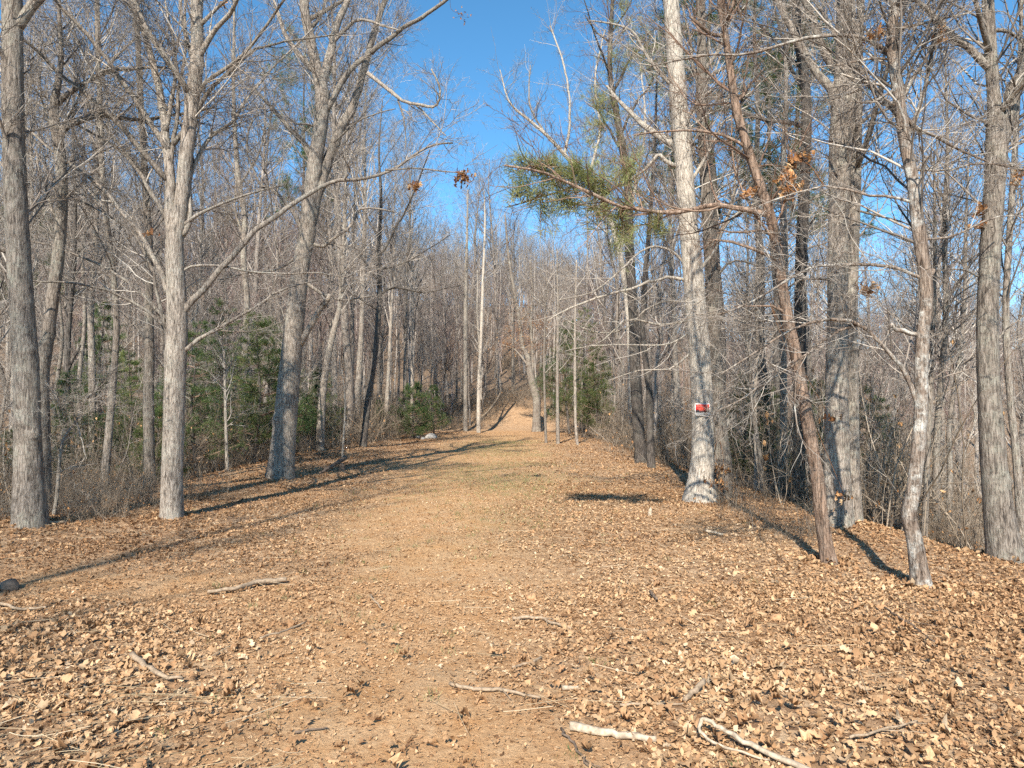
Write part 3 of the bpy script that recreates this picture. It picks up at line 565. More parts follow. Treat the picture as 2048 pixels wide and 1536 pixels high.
pole('dark tree leaning right over the brush on the left edge of the track', [(726, 896, 19), (730, 860, 15), (737, 792, 14), (748, 719, 13), (756, 646, 12), (759, 573, 11), (757, 500, 9), (762, 400, 7), (758, 300, 4), (765, 200, 2)], 'bark_dark', 27, 38, (150, 900, 3600),
     limbs=[([(757, 590), (790, 575), (850, 585), (920, 570)], 5, 2), ([(756, 560), (715, 500), (700, 430)], 5, 2), ([(757, 520), (800, 440), (830, 380), (860, 300)], 5, 2), ([(760, 480), (720, 400), (712, 300)], 5, 2), ([(756, 620), (700, 585), (660, 560)], 5, 2), ([(757, 540), (820, 520), (900, 470)], 4, 2)])
pole('slim purplish-grey trunk between the thick oak and the banded tree', [(207, 1004, 19), (213, 920, 16), (219, 852, 15), (227, 754, 14), (233, 656, 13), (228, 559, 12), (214, 450, 12), (204, 330, 11), (200, 200, 10), (194, 60, 8), (190, -200, 4)], 'bark_grey', 12.2, 41, (90, 500, 2000), upper=3)
pole('straight brown trunk directly left of the many-limbed pale tree', [(300, 978, 26), (298, 900, 22), (297, 800, 21), (299, 700, 20), (298, 600, 18), (298, 500, 17), (293, 400, 15), (284, 255, 13), (277, 109, 11), (273, 0, 9), (275, -200, 4)], 'bark_grey', 13.6, 42, (100, 550, 2200), upper=3)
pole('grey trunk with a dark crook rising behind the young pines', [(488, 900, 15), (489, 780, 14), (490, 687, 13), (494, 598, 12), (487, 520, 12), (489, 437, 11), (474, 328, 10), (467, 182, 8), (468, 60, 6), (470, -100, 3)], 'bark_grey', 22, 43, (110, 600, 2400), limbs=[([(490, 480), (470, 420), (472, 360), (455, 300)], 6, 2), ([(480, 370), (520, 300), (530, 230)], 5, 2)])
pole('dark forked tree in the thicket behind the thick oak', [(132, 960, 15), (133, 860, 13), (133, 773, 13), (137, 656, 11), (145, 559, 10), (150, 420, 8), (146, 250, 6), (150, 60, 3)], 'bark_dark', 17, 44, (90, 450, 1800), limbs=[([(134, 745), (148, 715), (162, 690)], 5, 3)])
pole('upright brown trunk behind the slim purplish one', [(186, 960, 17), (185, 840, 15), (184, 723, 14), (182, 617, 13), (191, 500, 12), (194, 350, 10), (198, 150, 7), (196, -80, 3)], 'bark_grey', 18, 45, (90, 450, 1800))
pole('bowed pale trunk leaning right behind the thicket past the fan-limbed oak', [(641, 860, 17), (644, 800, 15), (652, 735, 14), (664, 676, 13), (680, 609, 11), (686, 520, 9), (690, 420, 7), (694, 280, 4), (698, 180, 2)], 'bark_pale', 24, 46, (120, 650, 2600))
pole('tall pale tree leaning left over the track, branches against the sky gap', [(1262, 860, 15), (1262, 740, 14), (1256, 620, 13), (1238, 500, 12), (1205, 400, 11), (1158, 343, 9), (1100, 277, 8), (1059, 241, 6), (1019, 204, 4), (1000, 140, 2)], 'bark_white', 33, 47, (200, 1300, 5000),
     limbs=[([(1130, 310), (1140, 230), (1130, 140), (1100, 50)], 6, 3), ([(1175, 360), (1200, 260), (1190, 160), (1210, 60)], 6, 3), ([(1090, 268), (1060, 210), (1060, 130)], 5, 2), ([(1215, 420), (1120, 400), (1060, 400)], 5, 2), ([(1240, 500), (1270, 380), (1290, 250), (1280, 120)], 7, 3)], lenA=(.2, .5))
pole('crooked grey pole on the slope behind the lichen-patched tree', [(1871, 1085, 18), (1873, 980, 15), (1873, 893, 14), (1880, 790, 13), (1887, 706, 12), (1892, 602, 11), (1888, 450, 9), (1895, 300, 7), (1890, 100, 3)], 'bark_grey', 11, 48, (70, 380, 1500))
pole('thin grey pole close behind the lichen-patched trunk', [(1848, 1088, 14), (1853, 980, 12), (1856, 893, 11), (1862, 780, 10), (1866, 640, 9), (1870, 480, 7), (1868, 300, 3)], 'bark_grey', 10.4, 49, (50, 260, 1000))
pole('leaning slim pole with a kink on the slope before the forked oak', [(1895, 1060, 12), (1900, 960, 11), (1899, 852, 10), (1917, 727, 9), (1929, 602, 8), (1932, 450, 6), (1938, 300, 3)], 'bark_grey', 12.5, 50, (60, 300, 1200))
pole('twisting thin trunk in the brush right of the sign', [(1527, 1000, 12), (1521, 930, 9), (1515, 880, 9), (1504, 810, 8), (1500, 735, 7), (1492, 640, 6), (1496, 520, 4), (1490, 380, 2)], 'bark_pale', 14, 51, (60, 320, 1300))
pole('paired pale stem standing with the twisting thin trunk', [(1512, 990, 10), (1512, 900, 8), (1510, 800, 7), (1515, 700, 6), (1512, 560, 4), (1518, 420, 2)], 'bark_pale', 14.6, 52, (40, 220, 900))
pole('grey trunk half hidden behind the leaning pine', [(1566, 1000, 20), (1567, 900, 17), (1567, 790, 16), (1566, 650, 15), (1570, 500, 14), (1566, 350, 12), (1572, 180, 9), (1568, -20, 4)], 'bark_grey', 16, 53, (80, 420, 1700))
pole('bent white-barked sapling arching beside the thick oak', [(105, 1042, 8), (113, 1000, 7), (117, 949, 6), (124, 890, 6), (138, 862, 5), (153, 842, 5), (163, 815, 4), (176, 795, 4), (206, 768, 2)], 'bark_white', 9.6, 54, (30, 140, 400), name='sapling', limbs=[([(153, 842), (160, 870), (168, 900), (175, 915)], 3, 2), ([(117, 948), (140, 935), (190, 928)], 3, 1)])
pole('arching leafy-twigged branch sapling in front of the young pines', [(455, 960, 8), (452, 860, 6), (450, 760, 5), (448, 700, 3)], 'bark_white', 16.5, 55, (20, 80, 240), name='sapling')
pole('pale thin sapling at the brush edge beside the dark leaning tree', [(684, 922, 5), (688, 860, 4), (690, 800, 3), (684, 740, 2)], 'bark_white', 21, 56, (14, 50, 140), name='sapling')

# dead leaves still hanging
OR = {k: v for k, v in HERO.items()}
leaf_cluster(h2, 925, 352, 75, 18, 1, label='bright orange dead oak leaves'); leaf_cluster(h2, 832, 372, 30, 10, 2); leaf_cluster(h2, 300, 465, 10, 8, 3); leaf_cluster(h2, 448, 6, 12, 8, 31)
leaf_cluster(h6, 1590, 318, 26, 18, 4, .2); leaf_cluster(h6, 1582, 350, 26, 20, 5, .2); leaf_cluster(h6, 1578, 385, 30, 22, 6, .2); leaf_cluster(h6, 1738, 575, 22, 16, 7); leaf_cluster(h6, 1748, 72, 26, 15, 8); leaf_cluster(h6, 1880, 72, 22, 14, 9)
leaf_cluster(h7, 1962, 420, 22, 14, 10); leaf_cluster(h7, 1966, 450, 22, 14, 11); leaf_cluster(h7, 2042, 350, 24, 18, 12); leaf_cluster(h4b, 1440, 938, 30, 14, 13, -1.1); leaf_cluster(h4b, 1442, 968, 34, 16, 14, -1.1); leaf_cluster(h5, 1690, 992, 16, 12, 15, -.5); leaf_cluster(h8, 1498, 385, 16, 10, 16)
leaf_cluster(h3, 925, 30, 20, 14, 17, .0); leaf_cluster(h5, 1662, 838, 14, 9, 18, -.4)
for q, (px, py) in enumerate([(1040, 660), (1060, 640), (1030, 690), (1075, 690), (1050, 610), (1085, 650), (1015, 690)]): leaf_cluster(h12, px, py, 150, 30, 20 + q, 0)

# pine tufts on the traced pines
def tuft_pine(h, spots, seed, mat, per=14, ln=.15, wd=.004):
    rg = np.random.default_rng(seed); g = Geo()
    for (px, py, rx, ry, K) in spots:
        c = at(px, py, h['d']) - h['base']; s = h['d'] / F
        C = c + rg.normal(size=(K, 3)) * np.array([rx * s, max(rx, ry) * s * .8, ry * s]) * .75
        q = np.stack([p[int(np.argmin(np.linalg.norm(p - c, axis=1)))] for p in h['PL']]); q = q[int(np.argmin(np.linalg.norm(q - c, axis=1)))]
        D = unit(C - q + np.array([0, 0, .35]) + .3 * rg.normal(size=C.shape))
        g.add(*needles(C, D, per, ln, wd, .55, rg, np.clip(.45 + .25 * rg.normal(size=K), 0, 1)))
        hubs = q + (C[rg.integers(0, K, 4)] - q) * .6; k = rg.integers(0, 4, K)
        path = np.stack([np.broadcast_to(q, C.shape), q + (hubs[k] - q) * .6, hubs[k], hubs[k] + (C - hubs[k]) * .6, C], 1)
        V, Fq, _ = tubes(path, np.linspace(.006, .003, 5)[None].repeat(K, 0), 3, .95, rg); g.add(V, Fq, np.full(len(V), 1.))
    o = link('needles', g.mesh('needles', False), M[mat], h['o']); o['kind'] = 'stuff'
tuft_pine(h8, [(1046, 332, 18, 14, 16), (1078, 345, 20, 14, 18), (1100, 335, 14, 12, 12), (1120, 360, 20, 16, 22), (1150, 345, 16, 14, 16), (1175, 362, 22, 18, 26), (1200, 372, 18, 14, 16), (1080, 392, 14, 16, 12), (1092, 430, 10, 20, 10), (1125, 402, 18, 14, 12), (1150, 418, 14, 14, 8), (1185, 425, 20, 14, 10), (1215, 408, 14, 10, 8), (1040, 385, 14, 14, 14), (1240, 440, 14, 30, 24), (1255, 350, 16, 24, 18), (1310, 460, 16, 10, 12)], 61, 'needle_olive', 20, .19, .0034)
tuft_pine(h10, [(1220, 230, 24, 34, 60), (1200, 205, 20, 20, 40), (1190, 260, 22, 30, 50), (1280, 85, 38, 26, 90), (1240, 130, 26, 26, 50), (1310, 130, 26, 20, 50), (1255, 480, 14, 40, 36), (1290, 390, 26, 26, 40), (1215, 320, 22, 26, 40), (1320, 180, 22, 22, 30), (1260, 300, 26, 34, 50), (1240, 10, 26, 26, 40)], 62, 'needle_olive', 17, .19, .0050)

# ------------------------------------------------------------------ the sign nailed to the pale trunk
sg = at(1405, 819, h4['d'] - .36); ctr = h4['base'] + h4['P'][int(np.argmin(np.abs(h4['P'][:, 2] + h4['base'][2] - sg[2])))]
rt = h4['R'][int(np.argmin(np.abs(h4['P'][:, 2] + h4['base'][2] - sg[2])))]
yf = ctr[1] - rt * 1.12; sw = 29.5 * yf / F; sh = 24.5 * yf / F; sgc = at(1405.5, 819.5, yf)
sign = empty('warning_sign', sgc + np.array([0, 0, -sh / 2])); tag(sign, 'small red, black and white posted notice nailed to the pale trunk', 'sign')
def flat_box(name, x0, x1, z0, z1, y, th, mat, parent, bow=.022):
    n = 9; xs = np.linspace(x0, x1, n); V = []
    for xx in xs:
        yy = y + bow * (xx / (sw / 2)) ** 2
        V += [(xx, yy, z0), (xx, yy, z1), (xx, yy + th, z1), (xx, yy + th, z0)]
    Q = [(4 * a + b, 4 * a + 4 + b, 4 * a + 4 + (b + 1) % 4, 4 * a + (b + 1) % 4) for a in range(n - 1) for b in range(4)] + [(0, 1, 2, 3), (4 * n - 1, 4 * n - 2, 4 * n - 3, 4 * n - 4)]
    return link(name, mesh(name, np.array(V), [np.array(Q)], smooth=False), mat, parent)
mw = plain('sign_white', (.78, .77, .74), .5, .06); mr_ = plain('sign_red', (.62, .022, .026), .45, .12, 12.); mk = plain('sign_black', (.022, .022, .026), .5, .2); mo = plain('sign_letter', (.86, .16, .10), .5, .1)
flat_box('panel', -sw / 2, sw / 2, 0, sh, 0, .003, mw, sign)
flat_box('red_field', -sw * .46, sw * .46, sh * .36, sh * .95, -.002, .0015, mr_, sign)
flat_box('black_field', -sw * .46, sw * .46, sh * .27, sh * .47, -.0045, .0015, mk, sign)
def letters(text, size, x, z, y, mat, parent, name='letter'):
    for ch, xx in zip(text, np.linspace(-x, x, len(text))):
        cu = bpy.data.curves.new(name, 'FONT'); cu.body = ch; cu.size = size; cu.align_x = 'CENTER'; cu.extrude = .0012; cu.offset = .0015
        t = bpy.data.objects.new(name, cu); COL.objects.link(t); dg = bpy.context.evaluated_depsgraph_get()
        me = bpy.data.meshes.new_from_object(t.evaluated_get(dg)); bpy.data.objects.remove(t)
        o = link(name, me, mat, parent, (xx, y + .022 * (xx / (sw / 2)) ** 2, z)); o.rotation_euler = (math.pi / 2, 0, 0)
letters('POSTED', sh * .28, sw * .36, sh * .71, -.005, mo, sign)
for q, (zz, hh, wd_) in enumerate([(.60, .045, .38), (.50, .05, .30), (.40, .035, .24)]): flat_box('text_line', -sw * wd_, sw * wd_, sh * zz, sh * (zz + hh), -.0075, .001, mo, sign)
for zz, wd_ in ((.17, .40), (.09, .33)): flat_box('text_line', -sw * wd_, sw * wd_, sh * zz, sh * (zz + .018), -.003, .001, mk, sign)
for sx in (-1, 1):
    for zz in (.05, .96):
        V = np.array([(0, 0, 0)] + [(.004 * math.cos(a), 0, .004 * math.sin(a)) for a in np.arange(6) * math.pi / 3] + [(0, -.003, 0)])
        Fs = np.array([(7, 1 + a, 1 + (a + 1) % 6) for a in range(6)] + [(0, 1 + (a + 1) % 6, 1 + a) for a in range(6)])
        link('nail', mesh('nail', V, [Fs]), mk, sign, (sx * sw * .47, .0175, sh * zz))

# ------------------------------------------------------------------ forest trees: a few kinds, copied
def proto(kind, H, r0, seed, nL, nA, nB, nC, first=.35, up=.10, bk='bark_far', tw='twig_far', bend=.3, lratio=(.16, .34), ang=(30, 55), fork=False):
    rg = np.random.default_rng(seed); m = 9; t = np.linspace(0, 1, m)
    P = np.stack([np.cumsum(rg.normal(size=m)) * bend * .35, np.cumsum(rg.normal(size=m)) * bend * .35, t * H - .3], 1); P[:, :2] -= P[0, :2]
    R = r0 * (1 - .9 * t ** 1.1)
    g = Geo(); tr, P2, R2 = stem_mesh('trunk', P, R, 9, .4, .35, .05, seed, True, 3)
    A, RA = grow(P2[None], R2[None], nL, first, tuple(H * q for q in lratio), ang, .42, 8, .11, up, rg, .012, taper=.2)
    g.add(*tubes(A, RA, 5, None, rg))
    c, *_ = crown_from([P2[int(len(P2) * .5):]] + list(A), [R2[int(len(R2) * .5):]] + list(RA), rg, nA, nB, nC, (.2, .45), (.5, 1.4), (.25, .8), up, geo=g, far=True, wander=.14, rmin=(.009, .0062, .0046))
    return dict(trunk=tr, crown=c.mesh('crown'), bark=M[bk], twig=M[tw], H=H)
PR = [proto('a', 19, .17, 101, 34, 120, 560, 1300, .38), proto('b', 22, .21, 102, 38, 130, 560, 1300, .45, .13), proto('c', 16, .12, 103, 34, 120, 520, 1200, .25, .08, bend=.5),
      proto('d', 18, .15, 104, 36, 120, 520, 1300, .3, .16, 'bark_pale', 'twig', .2, (.18, .4), (18, 38)), proto('e', 20, .19, 105, 30, 120, 520, 1200, .4, .05, 'bark_dark', 'twig_far', .6, (.18, .38), (40, 70)),
      proto('f', 13, .09, 106, 34, 110, 480, 1100, .2, .1, 'bark_far', 'twig_red', .45), proto('g', 15, .085, 107, 24, 90, 420, 1000, .42, .14, 'bark_pale', 'twig', .25), proto('h', 10, .055, 108, 26, 90, 360, 800, .18, .1, 'bark_pale', 'twig', .5)]
LAB = ['medium grey tree with even ascending branches', 'tall straight grey high-crowned tree', 'bushy grey tree branching low', 'pale tree with steep broom-like branches', 'dark-barked tree with wide level branches', 'reddish-twigged small tree', 'slender pale-barked high-crowned tree', 'thin pole-sized tree with fine twigs']
def place(pr, x, y, sc_, rot, lean, label, group, name='forest_tree'):
    o = empty(name, (x, y, float(height(x, y)) - .05)); o.rotation_euler = (lean[0], lean[1], rot); o.scale = (sc_, sc_, sc_ * pr.get('zs', 1))
    tag(o, label, 'tree', group)
    link('trunk', pr['trunk'], pr['bark'], o); c = link('crown', pr['crown'], pr['twig'], o); c['kind'] = 'stuff'
    return o
taken = [(h['base'][0], h['base'][1]) for h in HERO.values()]
def free(x, y, dmin):
    return all((x - a) ** 2 + (y - b) ** 2 > dmin ** 2 for a, b in taken)
def open_ground(x, y):
    if -6.9 < x < 4.9 and y < 44: return True
    if y < 54 and abs(x - (.2 + .02 * y)) < 3.0: return True
    return False
def zone(x, y):
    if y > 62: return 'on the far hillside', 'bare trees on the far hillside'
    if x < -6.5: return 'in the wood around the young pines', 'bare trees in the wood around the young pines'
    if x > 4.5: return 'on the slope behind the sign tree', 'bare trees on the slope behind the sign tree'
    return 'beyond the end of the track', 'bare trees beyond the track'
SHORT = [(h1, 'the thick oak'), (h2, 'the many-limbed pale tree'), (h3, 'the fan-limbed oak'), (h4, 'the sign tree'), (h5, 'the massive double trunk'), (h6, 'the lichen-patched tree'), (h7, 'the large forked oak'), (h8, 'the leaning red pine'), (h10, 'the dark leaning pine'), (h12, 'the gnarled tree')] + \
    [(HERO[k], v) for k, v in (('dark tree leaning right over the brush on the left edge of the track', 'the dark tree leaning over the brush'), ('grey trunk with a dark crook rising behind the young pines', 'the crooked grey trunk by the young pines'), ('bowed pale trunk leaning right behind the thicket past the fan-limbed oak', 'the bowed pale trunk'), ('tall bright white trunk rising beyond the brush at the track end', 'the bright white trunk'), ('straightest thin white sapling, middle of three beside the track bend', 'the three white saplings'), ('tall pale tree leaning left over the track, branches against the sky gap', 'the tall pale leaning tree'), ('upright brown trunk behind the slim purplish one', 'the upright brown trunk'), ('dark forked tree in the thicket behind the thick oak', 'the dark forked tree'))]
def near(x, y):
    return min(SHORT, key=lambda q: (q[0]['base'][0] - x) ** 2 + (q[0]['base'][1] - y) ** 2)[1]
rf = np.random.default_rng(77); cnt = 0
def scatter(num, y0, y1, dmin, kinds, smin=.85, smax=1.15, xr=None):
    global cnt; got = tries = 0
    while got < num and tries < num * 40:
        tries += 1
        y = math.sqrt(rf.uniform(y0 * y0, y1 * y1)); x = y * rf.uniform(-.84, .84)
        if xr and not (xr[0] < x / y < xr[1]): continue
        if open_ground(x, y) or not free(x, y, dmin): continue
        if x > 4.5 and y < 60 and rf.random() < (.8 if y < 34 else .6): continue
        k = kinds[rf.integers(len(kinds))]; zl, zg = zone(x, y)
        place(PR[k], x, y, rf.uniform(smin, smax), rf.uniform(0, 6.28), rf.normal(size=2) * .035, LAB[k] + (' ' + zl if y > 56 else ' near ' + near(x, y)), zg if y > 56 else 'bare trees near ' + near(x, y)); taken.append((x, y)); got += 1; cnt += 1
scatter(44, 14, 30, 1.5, [2, 3, 5, 6, 6, 7, 7, 7], .65, .9)
scatter(22, 26, 46, 1.3, [0, 1, 2, 3, 3, 5, 4], .88, 1.12, (-.44, -.13))
scatter(10, 28, 50, 1.3, [0, 2, 3, 5], .85, 1.05, (.09, .30))
scatter(60, 28, 50, 1.4, [0, 1, 2, 3, 4, 5, 6, 7, 7], .66, .95)
scatter(46, 45, 66, 1.2, [0, 3, 5, 6, 6, 7, 2, 1], .65, .98, (-.24, .24))
scatter(64, 48, 80, 1.6, [0, 1, 2, 3, 5, 6], .72, 1.0)
scatter(34, 76, 105, 2.2, [0, 1, 2, 3, 6], .7, .95)
# trees out of view behind and beside the photographer; their shadows reach the clearing
for (x, y, k, s) in [(-6.5, -6.6, 2, 1.15), (-10.5, -9.5, 0, 1.), (-13.5, -3, 0, .95), (-15, -9, 1, 1.), (-12, -14, 2, 1.1), (-18, 2, 3, 1.)]:
    place(PR[k], x, y, s, x * 1.3, (0, 0), LAB[k] + ' behind the near edge of the clearing', 'trees behind the near edge of the clearing')

# the wood beyond: too many to count
def far_proto(H, r0, seed):
    rg = np.random.default_rng(seed); m = 6; t = np.linspace(0, 1, m); g = Geo()
    P = np.stack([np.cumsum(rg.normal(size=m)) * .15, np.cumsum(rg.normal(size=m)) * .15, t * H - .3], 1); R = r0 * (1 - .88 * t)
    g.add(*tubes(P[None], R[None], 5, .85, rg)); A, RA = grow(P[None], R[None], 30, .3, (.16 * H, .34 * H), (22, 50), .4, 5, .12, .12, rg, .014); g.add(*tubes(A, RA, 3, None, rg))
    B, RB = grow(A, RA, 220, .1, (.7, 2.0), (25, 60), .6, 4, .14, .08, rg, .007); g.add(*tubes(B, RB, 3, None, rg))
    C, RC = grow(B, RB, 560, .1, (.4, 1.2), (20, 50), .7, 3, .14, .05, rg, .0062); g.add(*tubes(C, RC, 3, None, rg))
    return np.concatenate(g.V), np.concatenate([f for f in g.F[4]]), np.concatenate(g.T)
def mat_mesh(me, m): me.materials.append(m); return me
FP = []
for q, (H, r0) in enumerate([(17, .13), (20, .16), (14, .10), (18, .12), (22, .18), (11, .07)]):
    V, Q, T = far_proto(H, r0, 201 + q); FP.append(mat_mesh(mesh('far_tree', V, [Q], {'tone': T}), M['twig_red' if q in (2, 5) else 'twig_far']))
K = 2600; yy = np.sqrt(rf.uniform(52 ** 2, 200 ** 2, K)); xx = yy * rf.uniform(-.9, .9, K); k = ~((yy < 55) & (np.abs(xx - 1.4) < 1.6)); k &= ~((xx / yy > .1) & (rf.random(K) < .2)); k &= ~((yy < 80) & (rf.random(K) < .4)); xx, yy = xx[k], yy[k]
gn_stuff('far_wood', np.stack([xx, yy, height(xx, yy)], 1), rf.uniform(0, 6.28, len(xx)), rf.uniform(.55, .9, len(xx)) * np.where(xx / yy > .12, .72, 1.), FP, 'mass of bare grey-brown trees covering the distant hill', 'wood')

# ------------------------------------------------------------------ young evergreen pines
def conifer(H, spread, seed, low=.08, whorl=.34, per=5, nd_=9, shape=1.0, dense=1.0):
    rg = np.random.default_rng(seed); m = 7; t = np.linspace(0, 1, m)
    P = np.stack([np.cumsum(rg.normal(size=m)) * .04, np.cumsum(rg.normal(size=m)) * .04, t * H - .15], 1); R = .012 * H * (1 - .92 * t) + .004
    tr, P2, R2 = stem_mesh('trunk', P, R, 9, .25, .2, .05, seed); bg = Geo(); ng = Geo()
    zs = np.arange(low * H, H * .97, whorl); Bp, Br = [], []
    for z in zs:
        for q in range(per + rg.integers(0, 3)):
            f = z / H; a = rg.random() * 6.28; L = spread * (1 - f) ** .75 * rg.uniform(.55, 1.15) * (0.55 + .45 * min(1, f / .2)) + .15
            c = np.array([np.interp(z, P[:, 2], P[:, 0]), np.interp(z, P[:, 2], P[:, 1]), z + rg.normal() * .05]); d = np.array([math.cos(a), math.sin(a), 0])
            s = np.linspace(0, 1, 6)[:, None]; Bp.append(c + d * L * s + np.array([0, 0, 1]) * (L * (.25 * s + .10 * s * s * shape)) + rg.normal(size=(6, 3)) * .03 * s); Br.append(np.linspace(.012, .004, 6) * (L + .3))
    Bp, Br = np.stack(Bp), np.stack(Br); bg.add(*tubes(Bp, Br, 4, None, rg))
    K = int(len(Bp) * nd_ * dense); S, RS = grow(Bp, Br, K, .22, (.22, .5), (35, 65), .6, 4, .12, .08, rg, .003, True); bg.add(*tubes(S, RS, 3, None, rg))
    u = np.concatenate([S[:, 1:].reshape(-1, 3), Bp[:, 3:].reshape(-1, 3)]); d = np.concatenate([np.gradient(S, axis=1)[:, 1:].reshape(-1, 3), np.gradient(Bp, axis=1)[:, 3:].reshape(-1, 3)])
    tone = np.clip(np.repeat(rg.random(len(u) // 3 + 1), 3)[:len(u)] * .7 + .15, 0, 1)
    ng.add(*needles(u, unit(d), 11, .13, .0048, .75, rg, tone))
    return dict(trunk=tr, branch=bg.mesh('branches'), needle=ng.mesh('needles', False))
CP = [conifer(4.6, 1.5, 301), conifer(6.2, 1.7, 302, .12, .4), conifer(3.2, 1.25, 303, .05, .28), conifer(8.5, 1.9, 304, .18, .5)]
def put_conifer(k, px, py, d, hpx, label, mat='needle_dark', group='young pines in the undergrowth'):
    p = at(px, py, d); z = float(height(p[0], d)); o = empty('young_pine', (p[0], d, z)); Hs = [4.6, 6.2, 3.2, 8.5][k]
    s = ((at(px, hpx, d)[2] - z) / Hs); o.scale = (s * 1.05, s * 1.05, s); o.rotation_euler = (0, 0, px * .37)
    tag(o, label, 'pine', group); c = CP[k]
    link('trunk', c['trunk'], M['bark_dark'], o); b = link('boughs', c['branch'], M['twig_pine'], o); b['kind'] = 'stuff'
    if not c['needle'].materials: c['needle'].materials.append(M['needle_dark'])
    n = link('needles', c['needle'], None, o); n['kind'] = 'stuff'; n.material_slots[0].link = 'OBJECT'; n.material_slots[0].material = M[mat]
    taken.append((p[0], d))
for args in [(0, 150, 960, 16, 745, 'low young pine in the thicket behind the bent white sapling'), (1, 250, 960, 17.5, 700, 'green young pine between the slim purplish trunk and the brown one', 'needle'),
             (1, 205, 940, 22, 600, 'taller hazy young pine behind the slim purplish trunk'), (1, 395, 950, 17, 640, 'dark young pine just right of the many-limbed pale tree'), (3, 440, 950, 20, 590, 'tallest dark young pine of the clump before the fan-limbed oak'),
             (1, 505, 940, 19, 620, 'young pine against the foot of the fan-limbed oak', 'needle'), (0, 545, 935, 23, 640, 'young pine mostly hidden behind the fan-limbed oak'), (0, 640, 900, 27, 735, 'small young pine beyond the fan-limbed oak'), (2, 320, 985, 15, 810, 'small bushy pine at the foot of the brown trunk', 'needle'),
             (2, 826, 868, 36, 762, 'dark little pine above the rocks on the left edge'), (0, 868, 868, 40, 770, 'dim little pine behind the rocks'), (3, 1165, 880, 38, 610, 'tall green pine behind the three white saplings', 'needle'), (1, 1140, 870, 42, 640, 'pine between the gnarled tree and the white saplings'),
             (1, 1195, 880, 36, 690, 'green pine at the right of the white saplings', 'needle'), (1, 1485, 960, 17, 745, 'dim pine in the hollow right of the sign'), (0, 1640, 980, 16, 760, 'green pine between the leaning pine and the massive trunk', 'needle'), (1, 1535, 960, 19, 760, 'pine behind the twisting thin trunk'),
             (1, 1745, 1000, 17, 770, 'dim pine right of the massive double trunk'), (0, 20, 990, 15, 860, 'low pine at the left of the thick oak'), (0, 760, 880, 35, 800, 'low dim pine in brush beside the dark leaning tree')]:
    put_conifer(*args)
# tall pines in the wood whose crowns show against the sky
def tall_pine(H, r0, seed):
    rg = np.random.default_rng(seed); m = 8; t = np.linspace(0, 1, m); P = np.stack([np.cumsum(rg.normal(size=m)) * .12, np.cumsum(rg.normal(size=m)) * .12, t * H - .3], 1); R = r0 * (1 - .85 * t)
    tr, P2, R2 = stem_mesh('trunk', P, R, 10, .4, .25, .05, seed); A, RA = grow(P2[None], R2[None], 34, .5, (1.6, 3.6), (55, 85), .3, 6, .12, .05, rg, .012); bg = Geo(); bg.add(*tubes(A, RA, 4, None, rg))
    B, RB = grow(A, RA, 260, .35, (.5, 1.3), (30, 60), .5, 4, .14, .12, rg, .005); bg.add(*tubes(B, RB, 3, None, rg))
    u = B[:, 2:].reshape(-1, 3); d = np.gradient(B, axis=1)[:, 2:].reshape(-1, 3); ng = Geo(); u = np.concatenate([u, u + rg.normal(size=u.shape) * .1]); d = np.concatenate([d, d])
    ng.add(*needles(u, unit(d), 16, .20, .008, .7, rg, rg.random(len(u)))); return dict(trunk=tr, branch=bg.mesh('boughs'), needle=ng.mesh('needles', False), H=H)
TP = [tall_pine(19, .2, 401), tall_pine(16, .16, 402)]
for k, px, d, topy, label in [(0, 1625, 27, -30, 'tall dark pine showing between the blackish trunk and the massive one'), (1, 1545, 24, 30, 'tall pine with dark tufts behind the leaning red pine'), (1, 618, 38, 60, 'tall olive pine crown behind the fan-limbed oak'), (0, 1445, 21, -120, 'tall pine behind the twin trunks by the sign'), (1, 1560, 19, -130, 'dense-topped pine behind the leaning red pine and the blackish trunk'), (1, 70, 34, 380, 'dim tall pine behind the thick oak')]:
    p = at(px, 815, d); z = float(height(p[0], d)); o = empty('tall_pine', (p[0], d, z)); s = (at(px, topy, d)[2] - z) / TP[k]['H']; o.scale = (1, 1, s); o.rotation_euler = (0, 0, px * .7)
    tag(o, label, 'pine'); link('trunk', TP[k]['trunk'], M['bark_dark'], o); b = link('boughs', TP[k]['branch'], M['twig_pine'], o); b['kind'] = 'stuff'; n = link('needles', TP[k]['needle'], M['needle_dark'], o); n['kind'] = 'stuff'

